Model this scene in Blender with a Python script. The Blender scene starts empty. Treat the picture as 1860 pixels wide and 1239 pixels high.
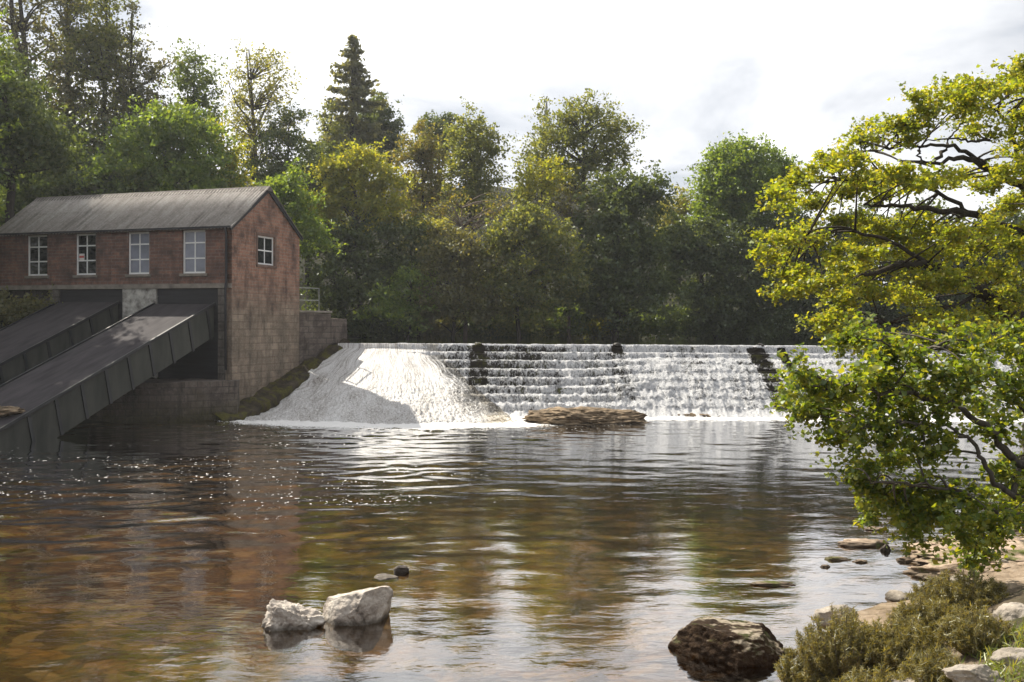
import bpy, math, random
import numpy as np
from mathutils import Vector, Matrix
R = math.radians
RS = np.random.RandomState(7)
sc = bpy.context.scene
COL = sc.collection

# ------------------------------------------------------------------ camera
F = 1808.0                       # focal length in pixels of an 1860 px wide picture
CAMH = 4.3
cam_d = bpy.data.cameras.new('camera'); cam = bpy.data.objects.new('camera', cam_d); COL.objects.link(cam)
cam_d.sensor_width = 36.0; cam_d.lens = 36.0*F/1860.0; cam_d.clip_end = 3000; cam_d.clip_start = 0.1
CM = Matrix.Rotation(R(90-0.87), 3, 'X') @ Matrix.Rotation(R(0.33), 3, 'Z')
cam.location = (0, 0, CAMH); cam.rotation_euler = CM.to_euler(); sc.camera = cam

def ray(px, py):
    return CM @ Vector(((px-930)/F, -(py-619.5)/F, -1.0))
def at(px, py, D):
    d = ray(px, py); k = D/d.y
    return Vector((d.x*k, D, CAMH+d.z*k))
def onz(px, py, z=0.0):
    d = ray(px, py); k = (z-CAMH)/d.z
    return Vector((d.x*k, d.y*k, z))

# ------------------------------------------------------------------ numpy noise
_perm = RS.permutation(256); _perm = np.concatenate([_perm, _perm, _perm])
_grad = RS.normal(size=(256, 3)); _grad /= np.linalg.norm(_grad, axis=1)[:, None]
def perlin(p):
    p = np.asarray(p, float); i = np.floor(p).astype(int); f = p-i; i &= 255
    u = f*f*f*(f*(f*6-15)+10)
    out = 0
    for dx in (0, 1):
        for dy in (0, 1):
            for dz in (0, 1):
                h = _perm[_perm[_perm[i[:, 0]+dx]+i[:, 1]+dy]+i[:, 2]+dz]
                g = _grad[h]
                w = (u[:, 0] if dx else 1-u[:, 0])*(u[:, 1] if dy else 1-u[:, 1])*(u[:, 2] if dz else 1-u[:, 2])
                out = out + w*(g[:, 0]*(f[:, 0]-dx)+g[:, 1]*(f[:, 1]-dy)+g[:, 2]*(f[:, 2]-dz))
    return out*1.6
def fbm(p, octv=4, gain=0.5):
    p = np.asarray(p, float); a = 1.0; s = 0; q = p.copy()
    for k in range(octv):
        s = s + a*perlin(q+17.3*k); q = q*2.03; a *= gain
    return s
def sstep(a, b, x):
    t = np.clip((x-a)/(b-a), 0, 1); return t*t*(3-2*t)

# ------------------------------------------------------------------ object helpers
def tag(o, label=None, cat=None, group=None, kind=None):
    if label: o['label'] = label
    if cat: o['category'] = cat
    if group: o['group'] = group
    if kind: o['kind'] = kind
    return o
def empty(name, loc, label=None, cat=None, group=None, rz=0):
    o = bpy.data.objects.new(name, None); COL.objects.link(o); o.location = loc; o.rotation_euler = (0, 0, rz)
    o.empty_display_size = 0.2
    return tag(o, label, cat, group)
class MB:
    def __init__(s): s.v = []; s.f = []
    def add(s, vs, fs):
        n = len(s.v); s.v.extend([tuple(v) for v in vs]); s.f.extend([tuple(i+n for i in f) for f in fs]); return s
    def box(s, a, b):
        x0, y0, z0 = a; x1, y1, z1 = b
        return s.add([(x0,y0,z0),(x1,y0,z0),(x1,y1,z0),(x0,y1,z0),(x0,y0,z1),(x1,y0,z1),(x1,y1,z1),(x0,y1,z1)],
                     [(0,3,2,1),(4,5,6,7),(0,1,5,4),(1,2,6,5),(2,3,7,6),(3,0,4,7)])
    def hexa(s, p):   # 8 corners: bottom ring, top ring
        return s.add(p, [(0,3,2,1),(4,5,6,7),(0,1,5,4),(1,2,6,5),(2,3,7,6),(3,0,4,7)])
    def bar(s, p, q, w, h=None, up=(0,0,1)):
        p = Vector(p); q = Vector(q); h = h or w
        d = (q-p).normalized(); u = Vector(up)
        if abs(d.dot(u)) > .95: u = Vector((1,0,0))
        r = d.cross(u).normalized()*w/2; t = r.cross(d).normalized()*h/2
        return s.hexa([p-r-t, p+r-t, q+r-t, q-r-t, p-r+t, p+r+t, q+r+t, q-r+t])
    def tube(s, pts, rad, n=7):
        pts = [Vector(p) for p in pts]; base = len(s.v)
        for i, p in enumerate(pts):
            d = (pts[min(i+1, len(pts)-1)]-pts[max(i-1, 0)])
            d = d.normalized() if d.length > 1e-6 else Vector((0,0,1))
            u = Vector((0,0,1)) if abs(d.z) < .9 else Vector((1,0,0))
            a = d.cross(u).normalized(); b = a.cross(d)
            r = rad[i] if hasattr(rad, '__len__') else rad
            for k in range(n):
                t = 2*math.pi*k/n; s.v.append(tuple(p+a*(r*math.cos(t))+b*(r*math.sin(t))))
        for i in range(len(pts)-1):
            for k in range(n):
                s.f.append((base+i*n+k, base+i*n+(k+1)%n, base+(i+1)*n+(k+1)%n, base+(i+1)*n+k))
        s.f.append(tuple(base+k for k in range(n))[::-1]); s.f.append(tuple(base+(len(pts)-1)*n+k for k in range(n)))
        return s
    def build(s, name, m, parent=None, smooth=False, bevel=0):
        me = bpy.data.meshes.new(name); me.from_pydata(s.v, [], s.f); me.update()
        return link(name, me, m, parent, smooth, bevel)
def link(name, me, m, parent=None, smooth=False, bevel=0):
    o = bpy.data.objects.new(name, me); COL.objects.link(o)
    if m: me.materials.append(m)
    if parent is not None: o.parent = parent
    if smooth: me.shade_smooth()
    if bevel:
        b = o.modifiers.new('bevel', 'BEVEL'); b.width = bevel; b.segments = 2; b.limit_method = 'ANGLE'
    return o
def grid_mesh(name, P, m, parent=None, smooth=True, keep=None):
    """P: (nu, nv, 3) array -> quad grid"""
    nu, nv = P.shape[:2]
    me = bpy.data.meshes.new(name)
    i = np.arange(nu*nv).reshape(nu, nv)
    q = np.stack([i[:-1,:-1], i[1:,:-1], i[1:,1:], i[:-1,1:]], -1).reshape(-1, 4)
    if keep is not None: q = q[keep.reshape(-1)]
    fill_quads(me, P.reshape(-1, 3), q)
    return link(name, me, m, parent, smooth)
def fill_quads(me, V, Q):
    nq, k = Q.shape
    me.vertices.add(len(V)); me.vertices.foreach_set('co', np.asarray(V, np.float32).ravel())
    me.loops.add(nq*k); me.loops.foreach_set('vertex_index', Q.astype(np.int32).ravel())
    me.polygons.add(nq); me.polygons.foreach_set('loop_start', np.arange(0, nq*k, k, dtype=np.int32))
    me.polygons.foreach_set('loop_total', np.full(nq, k, np.int32))
    me.update(calc_edges=True)

# ------------------------------------------------------------------ materials
class NT:
    def __init__(s, name):
        s.m = bpy.data.materials.new(name); s.m.use_nodes = True; s.t = s.m.node_tree; s.t.nodes.clear()
        s.out = s.n('ShaderNodeOutputMaterial')
    def n(s, typ, **kw):
        nd = s.t.nodes.new(typ)
        for k, v in kw.items():
            if k in nd.inputs.keys(): s.set(nd.inputs[k], v)
            else: setattr(nd, k, v)
        return nd
    def set(s, inp, v):
        if isinstance(v, bpy.types.NodeSocket): s.t.links.new(v, inp)
        elif isinstance(v, bpy.types.Node): s.t.links.new(v.outputs[0], inp)
        else:
            try: inp.default_value = v
            except Exception: inp.default_value = (*v, 1.0)
    def coord(s, which='Object'): return s.n('ShaderNodeTexCoord').outputs[which]
    def pos(s): return s.n('ShaderNodeNewGeometry').outputs['Position']
    def map(s, v, sc=(1,1,1), rot=(0,0,0), loc=(0,0,0)):
        nd = s.n('ShaderNodeMapping'); s.set(nd.inputs['Vector'], v); nd.inputs['Scale'].default_value = sc
        nd.inputs['Rotation'].default_value = rot; nd.inputs['Location'].default_value = loc; return nd.outputs[0]
    def noise(s, v, scale, detail=4, rough=.55, dist=0.0):
        nd = s.n('ShaderNodeTexNoise'); s.set(nd.inputs['Vector'], v); nd.inputs['Scale'].default_value = scale
        nd.inputs['Detail'].default_value = detail; nd.inputs['Roughness'].default_value = rough; nd.inputs['Distortion'].default_value = dist
        return nd.outputs['Fac']
    def vor(s, v, scale, feat='F1', out='Distance'):
        nd = s.n('ShaderNodeTexVoronoi', feature=feat); s.set(nd.inputs['Vector'], v); nd.inputs['Scale'].default_value = scale
        return nd.outputs[out]
    def ramp(s, fac, stops, interp='LINEAR'):
        nd = s.n('ShaderNodeValToRGB'); s.set(nd.inputs[0], fac); cr = nd.color_ramp; cr.interpolation = interp
        while len(cr.elements) < len(stops): cr.elements.new(0.5)
        for e, (p, c) in zip(cr.elements, stops):
            e.position = p
            e.color = (c, c, c, 1) if not hasattr(c, '__len__') else (*c, 1)
        return nd.outputs['Color']
    def mix(s, fac, a, b, mode='MIX'):
        nd = s.n('ShaderNodeMix', data_type='RGBA', blend_type=mode)
        s.set(nd.inputs[0], fac)
        for inp, v in ((nd.inputs[6], a), (nd.inputs[7], b)):
            if isinstance(v, (bpy.types.NodeSocket, bpy.types.Node)): s.set(inp, v)
            else: inp.default_value = (*v[:3], 1)
        return nd.outputs[2]
    def math(s, op, a, b=0.0, c=0.0, clamp=False):
        nd = s.n('ShaderNodeMath', operation=op); nd.use_clamp = clamp
        for i, v in enumerate((a, b, c)): s.set(nd.inputs[i], v)
        return nd.outputs[0]
    def maprange(s, v, a, b, c=0.0, d=1.0, smooth=False):
        nd = s.n('ShaderNodeMapRange'); nd.interpolation_type = 'SMOOTHSTEP' if smooth else 'LINEAR'
        s.set(nd.inputs[0], v)
        for i, x in enumerate((a, b, c, d)): nd.inputs[1+i].default_value = x
        return nd.outputs[0]
    def sep(s, v):
        nd = s.n('ShaderNodeSeparateXYZ'); s.set(nd.inputs[0], v); return nd.outputs
    def bump(s, h, strength=.5, dist=.05, normal=None):
        nd = s.n('ShaderNodeBump'); s.set(nd.inputs['Height'], h); nd.inputs['Strength'].default_value = strength
        nd.inputs['Distance'].default_value = dist
        if normal: s.set(nd.inputs['Normal'], normal)
        return nd.outputs[0]
    def pbsdf(s, col, rough=.8, spec=.3, normal=None, metal=0.0):
        nd = s.n('ShaderNodeBsdfPrincipled')
        for k, v in (('Base Color', col), ('Roughness', rough), ('Specular IOR Level', spec), ('Metallic', metal)): s.set(nd.inputs[k], v)
        if normal: s.set(nd.inputs['Normal'], normal)
        return nd.outputs[0]
    def mixs(s, fac, a, b):
        nd = s.n('ShaderNodeMixShader'); s.set(nd.inputs[0], fac); s.set(nd.inputs[1], a); s.set(nd.inputs[2], b); return nd.outputs[0]
    def done(s, sh): s.set(s.out.inputs['Surface'], sh); return s.m

def leaf_mat(name, cols, trans=.45, warm=(1.9, 1.65, .6), gloss=.045):
    cols = [tuple(1.5*x for x in c) for c in cols]
    """cols: list of leaf colours picked per leaf by the 'rnd' attribute"""
    t = NT(name)
    a = t.n('ShaderNodeAttribute', attribute_name='rnd').outputs['Fac']
    k = len(cols)
    c = t.ramp(a, [(i/(max(1, k-1)), col) for i, col in enumerate(cols)])
    tc = t.mix(1.0, c, warm, 'MULTIPLY')
    tcv = t.n('ShaderNodeBsdfTranslucent'); t.set(tcv.inputs[0], tc)
    d = t.n('ShaderNodeBsdfDiffuse'); t.set(d.inputs[0], c)
    g = t.n('ShaderNodeBsdfGlossy'); g.inputs['Roughness'].default_value = .45; g.inputs[0].default_value = (.8, .85, .8, 1)
    return t.done(t.mixs(gloss, t.mixs(trans, d, tcv), g))

def bark_mat(name, a, b):
    t = NT(name); p = t.coord('Object')
    n = t.noise(t.map(p, (6, 6, 1.4)), 2.2, 5, .65)
    return t.done(t.pbsdf(t.ramp(n, [(.3, a), (.7, b)]), .9, .15, t.bump(n, .7, .04)))

M = {}
M['bark_dark'] = bark_mat('bark_dark', (.02, .017, .014), (.07, .058, .045))
M['bark_grey'] = bark_mat('bark_grey', (.05, .043, .036), (.14, .12, .10))
M['bark_pale'] = bark_mat('bark_pale', (.10, .08, .065), (.24, .19, .15))
PAL = {
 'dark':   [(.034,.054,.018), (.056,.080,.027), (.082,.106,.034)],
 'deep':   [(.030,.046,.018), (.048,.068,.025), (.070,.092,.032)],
 'pine':   [(.045,.052,.030), (.066,.070,.038), (.100,.095,.042)],
 'spruce': [(.060,.070,.042), (.085,.092,.052), (.115,.115,.060)],
 'mid':    [(.050,.080,.022), (.080,.115,.030), (.110,.140,.036)],
 'green':  [(.060,.100,.022), (.090,.140,.028), (.130,.170,.034)],
 'olive':  [(.066,.086,.028), (.100,.122,.038), (.145,.150,.046)],
 'yellow': [(.110,.140,.020), (.165,.185,.024), (.225,.215,.026)],  # yellower leaves hold the sunlit look in their own colour
 'sparse': [(.090,.105,.038), (.140,.150,.050), (.180,.175,.065)],
 'brown':  [(.062,.068,.030), (.090,.092,.036), (.120,.112,.043)],
 'rust':   [(.080,.095,.028), (.120,.120,.036), (.160,.130,.040)],
 'oak':    [(.085,.125,.016), (.135,.170,.018), (.190,.215,.022), (.205,.190,.026)],
 'maple':  [(.046,.080,.012), (.082,.122,.015), (.130,.160,.018), (.170,.172,.020)],
 'gorse':  [(.075,.072,.027), (.120,.110,.040), (.180,.150,.066)],
}
for k, v in PAL.items(): M['leaf_'+k] = leaf_mat('leaf_'+k, v, .62 if k in ('oak', 'maple', 'yellow', 'sparse', 'olive', 'green') else .48)

# stone / masonry
def stone_mat(name, cols, scale=1.5, bump=.8, moss=0.0, mossz=None, rough=.85, strata=0.0, crack=.0, mosscol=(.06,.065,.015), spec=.25):
    t = NT(name); p = t.pos()
    if strata: p2 = t.map(p, (1, 1, strata))
    else: p2 = p
    n = t.noise(p2, scale, 8, .62); n2 = t.noise(p2, scale*6, 5, .6)
    c = t.ramp(t.math('ADD', t.math('MULTIPLY', n, .75), t.math('MULTIPLY', n2, .25)), [(.30+.4*i/(len(cols)-1), col) for i, col in enumerate(cols)])
    h = t.math('ADD', n, t.math('MULTIPLY', n2, .35))
    if crack:
        v = t.vor(t.map(p2, (1, 1, 1)), scale*1.3, 'DISTANCE_TO_EDGE')
        ck = t.maprange(v, 0, .05)
        c = t.mix(t.math('MULTIPLY', t.math('SUBTRACT', 1.0, ck), crack), c, (.02, .016, .012))
        h = t.math('ADD', h, t.math('MULTIPLY', ck, .3))
    wet = t.maprange(t.math('ADD', t.sep(t.pos())[2], t.math('MULTIPLY', t.math('SUBTRACT', n, .5), .12)), .03, .10, .72, 0)
    c = t.mix(wet, c, (.028, .021, .013))
    if moss:
        mn = t.noise(p, scale*1.1, 5, .6)
        f = t.maprange(mn, .62-.3*moss, .72-.3*moss)
        if mossz: f = t.math('MULTIPLY', f, t.maprange(t.sep(t.pos())[2], mossz[0], mossz[1]))
        c = t.mix(f, c, t.ramp(n2, [(.3, mosscol), (.7, tuple(1.9*x for x in mosscol))]))
    return t.done(t.pbsdf(c, rough, spec, t.bump(h, bump, .06)))

M['boulder_pale'] = stone_mat('boulder_pale', [(.05,.04,.032), (.36,.31,.265), (.58,.52,.45), (.70,.64,.56)], 4.0, 1.0, crack=.0)
M['boulder_dark'] = stone_mat('boulder_dark', [(.012,.009,.006), (.030,.022,.014), (.055,.042,.026)], 3.0, .9, rough=.7)
M['outcrop'] = stone_mat('outcrop', [(.018,.012,.008), (.10,.07,.04), (.26,.19,.12), (.36,.28,.19)], 1.6, .9, strata=5)
M['shelf_rock'] = stone_mat('shelf_rock', [(.06,.045,.032), (.26,.19,.135), (.42,.32,.235), (.50,.40,.31)], 1.8, .9, strata=4, moss=.25)
M['bank_rock'] = stone_mat('bank_rock', [(.08,.068,.056), (.30,.26,.215), (.46,.41,.35)], 3.0, .9, moss=.1)
M['wet_stone'] = stone_mat('wet_stone', [(.010,.009,.007), (.028,.024,.018), (.05,.042,.03)], 1.5, .8, moss=.35, rough=.5)
M['pebble_dark'] = stone_mat('pebble_dark', [(.02,.016,.012), (.06,.045,.035), (.10,.08,.06)], 8, .6, rough=.6)

def masonry_mat(name, brick, mortar, bw, bh, var, zstain=None, dirt=.5, low=None, moss=None):
    """object-space brickwork; x+y runs along the courses"""
    t = NT(name); p = t.coord('Object'); s = t.sep(p)
    cx = t.n('ShaderNodeCombineXYZ'); t.set(cx.inputs[0], t.math('ADD', s[0], s[1])); t.set(cx.inputs[1], s[2])
    b = t.n('ShaderNodeTexBrick'); t.set(b.inputs['Vector'], cx.outputs[0])
    for k, v in (('Color1', (*brick[0], 1)), ('Color2', (*brick[1], 1)), ('Mortar', (*mortar, 1)), ('Scale', 1.0), ('Mortar Size', bh*.10), ('Brick Width', bw), ('Row Height', bh), ('Bias', 0.0)):
        b.inputs[k].default_value = v
    n = t.noise(p, 1.1, 7, .65); n2 = t.noise(t.map(p, (1.6, 1.6, .5)), 2.0, 6, .6); n3 = t.noise(p, 14, 3, .6)
    c = t.mix(t.maprange(n3, .35, .75, 0, .55), b.outputs['Color'], tuple(var))
    c = t.mix(t.maprange(n, .42, .66, 0, .75), c, (.055, .045, .042))
    c = t.mix(t.maprange(t.noise(p, 3.3, 5, .7), .52, .70, 0, .5), c, tuple(1.25*x for x in brick[1]))
    if low:   # paler, washed stone courses lower down on the wall
        z = t.math('ADD', s[2], t.math('MULTIPLY', t.math('SUBTRACT', n, .5), 2.6))
        f = t.maprange(z, low[1], low[2], 1, 0, True)
        b2 = t.n('ShaderNodeTexBrick'); t.set(b2.inputs['Vector'], cx.outputs[0])
        for k, v in (('Color1', (*[.75*x for x in low[0]], 1)), ('Color2', (*[1.25*x for x in low[0]], 1)), ('Mortar', (*[.62*x for x in low[0]], 1)), ('Scale', 1.0), ('Mortar Size', .028), ('Brick Width', .95), ('Row Height', .34), ('Bias', 0.0)): b2.inputs[k].default_value = v
        lc = t.mix(t.maprange(n, .35, .62, .0, .85), b2.outputs['Color'], tuple(.42*x for x in low[0]))
        lc = t.mix(t.maprange(n3, .5, .75, 0, .45), lc, tuple(1.5*x for x in low[0]))
        c = t.mix(t.math('MULTIPLY', f, .85), c, lc)
    c = t.mix(t.maprange(n2, .50, .72, 0, dirt), c, (.03, .026, .023))
    if moss:
        z = t.math('ADD', s[2], t.math('MULTIPLY', t.math('SUBTRACT', n, .5), 2.0))
        f = t.maprange(z, moss[0], moss[1], 1, 0, True)
        c = t.mix(t.math('MULTIPLY', f, .9), c, t.ramp(n3, [(.3, (.018,.016,.008)), (.6, (.05,.045,.012)), (.75, (.085,.08,.018))]))
    h = t.math('ADD', t.math('MULTIPLY', b.outputs['Fac'], -.6), t.math('ADD', n3, n))
    return t.done(t.pbsdf(c, .9, .15, t.bump(h, .7, .03)))
M['brick'] = masonry_mat('brick', [(.165,.090,.072), (.29,.15,.105)], (.24,.20,.17), .46, .155, (.095,.062,.056), dirt=.5)
M['brick_gable'] = masonry_mat('brick_gable', [(.31,.155,.105), (.43,.235,.16)], (.34,.28,.23), .46, .155, (.18,.105,.08), dirt=.6, low=((.30,.25,.19), 4.3, 7.0), moss=(-.4, 1.4))
M['stone_wall'] = masonry_mat('stone_wall', [(.125,.104,.088), (.19,.158,.135)], (.105,.092,.08), .75, .30, (.10,.07,.055), dirt=.9, moss=(-.5, 1.5))
M['stone_pier'] = masonry_mat('stone_pier', [(.15,.135,.115), (.21,.19,.165)], (.10,.09,.08), .8, .4, (.08,.07,.06), dirt=.6)
def plain(name, a, b, scale=3, rough=.8, spec=.25, metal=0.0, bump=.2, stretch=(1,1,1)):
    t = NT(name); n = t.noise(t.map(t.coord('Object'), stretch), scale, 6, .6)
    return t.done(t.pbsdf(t.ramp(n, [(.3, a), (.7, b)]), rough, spec, t.bump(n, bump, .02), metal))
M['whitewash'] = plain('whitewash', (.10,.09,.08), (.62,.60,.55), 2.4, .9, .1, bump=.8)
M['concrete'] = plain('concrete', (.15,.13,.11), (.30,.27,.23), 2.0, .9, .1, bump=.5)
M['white_paint'] = plain('white_paint', (.70,.70,.68), (.82,.82,.80), 5, .5, .4)
M['sill_stone'] = plain('sill_stone', (.11,.075,.06), (.22,.15,.12), 3, .9, .1)
M['chute_deck'] = plain('chute_deck', (.034,.030,.033), (.066,.059,.062), 1.2, .8, .10, bump=.1, stretch=(2.5,.5,1))
M['chute_side'] = plain('chute_side', (.046,.048,.042), (.085,.085,.073), 1.0, .8, .12, bump=.15, stretch=(1,1.6,.5))
M['chute_rib'] = plain('chute_rib', (.014,.014,.016), (.03,.03,.032), 2.0, .5, .4)
M['dark_board'] = plain('dark_board', (.016,.016,.019), (.034,.034,.038), 1.5, .6, .3, stretch=(.3,1,4))
M['rail'] = plain('rail', (.14,.15,.13), (.24,.25,.22), 4, .6, .3, .2)
M['notice_white'] = plain('notice_white', (.6,.55,.53), (.7,.66,.63), 5)
M['notice_red'] = plain('notice_red', (.45,.08,.07), (.55,.12,.10), 5)
M['blind'] = plain('blind', (.22,.24,.29), (.34,.36,.42), 1.2, .7, .2, stretch=(1,1,.6))
def glass_mat(name, c, rough=.04):
    t = NT(name); n = t.noise(t.coord('Object'), 1.7, 3)
    return t.done(t.pbsdf(t.ramp(n, [(.3, c), (.8, tuple(1.8*x for x in c))]), rough, .6, t.bump(n, .04, .05)))
M['glass_dark'] = glass_mat('glass_dark', (.010,.012,.014))
M['glass_blind'] = glass_mat('glass_blind', (.14,.15,.185), .15)
def roof_mat():
    t = NT('roof_sheet'); p = t.coord('Object')
    n = t.noise(t.map(p, (1, .35, .35)), 1.6, 7, .65); n2 = t.noise(p, 9, 4, .6); n3 = t.noise(t.map(p, (3.5, .25, .25)), 1.5, 4)
    c = t.ramp(t.math('ADD', t.math('MULTIPLY', n, .6), t.math('MULTIPLY', n2, .4)), [(.33, (.17,.15,.135)), (.5, (.29,.265,.24)), (.66, (.40,.375,.345))])
    c = t.mix(t.maprange(n3, .5, .75, 0, .6), c, (.06, .05, .045))
    return t.done(t.pbsdf(c, .85, .2, t.bump(n2, .3, .02)))
M['roof'] = roof_mat()
M['ridge'] = plain('ridge', (.10,.088,.08), (.22,.20,.18), 4, .9, .1)
M['lead_moss'] = stone_mat('kerb_moss', [(.012,.010,.007), (.040,.030,.018), (.085,.064,.04)], 2.2, 1.0, moss=.42, mosscol=(.050,.045,.008))

# ground
def ground_mat():
    t = NT('ground'); p = t.pos(); s = t.sep(p)
    n = t.noise(p, .35, 8, .62); n2 = t.noise(p, 2.2, 7, .6); n3 = t.noise(t.map(p, (1, 1, 1)), 7, 4, .6)
    # bed of the river: ochre and brown stones
    v = t.vor(t.map(p, (1, 1.2, 1)), 1.9, 'F1', 'Color'); vs = t.sep(v)
    bed = t.ramp(t.math('ADD', t.math('MULTIPLY', n, .55), t.math('MULTIPLY', vs[0], .2), ), [(.24, (.028,.020,.010)), (.36, (.115,.080,.034)), (.48, (.27,.185,.080)), (.62, (.46,.36,.21))])
    wn = t.n('ShaderNodeTexNoise'); t.set(wn.inputs['Vector'], p); wn.inputs['Scale'].default_value = 1.7; wn.inputs['Detail'].default_value = 4
    wv = t.n('ShaderNodeVectorMath', operation='MULTIPLY_ADD'); t.set(wv.inputs[0], wn.outputs['Color']); wv.inputs[1].default_value = (.9, .9, 0); t.set(wv.inputs[2], p)
    ve = t.vor(t.map(wv.outputs[0], (1, 1.25, 0)), 2.4, 'DISTANCE_TO_EDGE'); vc = t.sep(t.vor(t.map(wv.outputs[0], (1, 1.25, 0)), 2.4, 'F1', 'Color'))
    bed = t.mix(t.maprange(n2, .42, .68, 0, .8), bed, (.060, .046, .020))
    bed = t.mix(t.maprange(vc[1], .62, .95, 0, .5), bed, (.34, .29, .20))
    bed = t.mix(t.maprange(ve, .0, .12, .5, 0), bed, (.018, .014, .008))
    land = t.ramp(n2, [(.3, (.012,.011,.007)), (.5, (.022,.022,.011)), (.7, (.032,.036,.014))])
    shore = t.ramp(t.math('ADD', t.math('MULTIPLY', n2, .6), t.math('MULTIPLY', n3, .4)), [(.3, (.10,.075,.05)), (.5, (.25,.19,.135)), (.7, (.38,.31,.24))])
    z = t.math('ADD', s[2], t.math('MULTIPLY', t.math('SUBTRACT', n2, .5), .7))
    near = t.maprange(s[1], 28, 36, 1, 0)
    right = t.math('MULTIPLY', t.maprange(s[0], 0, 2, 0, 1), near)
    up = t.mix(t.math('MULTIPLY', right, t.maprange(z, .5, 1.2, 1, 0)), land, shore)
    c = t.mix(t.maprange(s[2], -.12, .05), bed, up)
    return t.done(t.pbsdf(c, .95, .1, t.bump(t.math('ADD', n2, n3), .8, .08)))
M['ground'] = ground_mat()

# ------------------------------------------------------------------ terrain
def seg_sd(P, poly):
    """signed distance to a closed polygon, negative inside"""
    poly = np.array(poly, float); n = len(poly); d = np.full(len(P), 1e9); inside = np.zeros(len(P), bool)
    for i in range(n):
        a = poly[i]; b = poly[(i+1) % n]; ab = b-a
        t = np.clip(((P-a)@ab)/(ab@ab), 0, 1); d = np.minimum(d, np.linalg.norm(P-a-t[:, None]*ab, axis=1))
        if a[1] != b[1]:
            c = ((a[1] > P[:, 1]) != (b[1] > P[:, 1])) & (P[:, 0] < (b[0]-a[0])*(P[:, 1]-a[1])/(b[1]-a[1])+a[0])
            inside ^= c
    return np.where(inside, -d, d)
NEAR_SHORE = [(-60, -9), (-28, -5), (-6, 2), (0.3, 6.6), (2.4, 9.3), (3.3, 12.0), (4.7, 14.6), (6.9, 16.4), (7.6, 18.4), (8.6, 20.0), (10.6, 21.2), (14, 26), (20, 35), (27, 45), (31, 52)]
LOWER = NEAR_SHORE + [(31, 53), (-8.8, 53), (-8.8, 52), (-12.6, 44.6), (-17.9, 42.3), (-19.5, 40), (-24, 36), (-30, 26), (-44, 6), (-60, 0)]
UPPER = [(-8.9, 52.2), (-10.2, 58), (-12.4, 68), (-11, 75), (-4, 79), (10, 81), (30, 80), (60, 77), (90, 70), (90, 52.2)]
def height(x, y):
    P = np.stack([np.ravel(x), np.ravel(y)], 1).astype(float)
    dl = seg_sd(P, LOWER); du = seg_sd(P, UPPER)
    n = fbm(np.c_[P*.12, np.zeros(len(P))], 4); n2 = fbm(np.c_[P*.9, np.ones(len(P))], 3)
    bed = -np.minimum(.10+.16*(-dl), .75) + .10*n + .07*n2
    bed = np.where(dl < 0, np.minimum(bed, -.05), 0)
    sl_ = .42-.30*sstep(12, 16, P[:, 1])*sstep(0, 4, P[:, 0])
    zl = np.minimum(sl_*np.maximum(dl, 0), 2.6+.05*np.maximum(dl, 0)) + .10*n2*np.clip(dl, 0, 1)
    d = np.maximum(du, 0)
    zu = 3.3+.22*np.minimum(d, 6)+.40*np.clip(d-6, 0, 45)+.1*np.clip(d-51, 0, 60)+.8*n*np.clip(d*.2, 0, 1)+.15*n2*np.clip(d, 0, 1)
    right = sstep(28, 60, P[:, 0])*sstep(30, 60, P[:, 1])
    zu = 3.3+(zu-3.3)*(1-.7*sstep(14, 42, P[:, 0]))
    lw = sstep(-2, -6, P[:, 0]); w = sstep(44, 55, P[:, 1])*(1-lw)+sstep(52.6, 56.5, P[:, 1])*lw
    out = zl*(1-w)+zu*w
    z = np.where(dl < 0, bed, out)
    z = np.where(du < 0, 3.3-np.minimum(.1+.25*(-du), 1.4), z)
    return z.reshape(np.shape(x))
def gz(x, y): return float(height(np.array([x]), np.array([y]))[0])
def axis(parts):
    a = []
    for lo, hi, st in parts: a.extend(np.arange(lo, hi, st))
    return np.array(a+[parts[-1][1]])
gx = axis([(-900, -120, 60), (-120, -40, 4), (-40, -20, 1), (-20, 16, .3), (16, 40, 1), (40, 120, 4), (120, 901, 60)])
gy = axis([(-500, -40, 46), (-40, 0, 4), (0, 26, .25), (26, 56, .5), (56, 120, 2), (120, 240, 8), (240, 1200, 80)])
X, Y = np.meshgrid(gx, gy, indexing='ij')
tag(grid_mesh('ground', np.stack([X, Y, height(X, Y)], -1), M['ground']), kind='structure')

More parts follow.
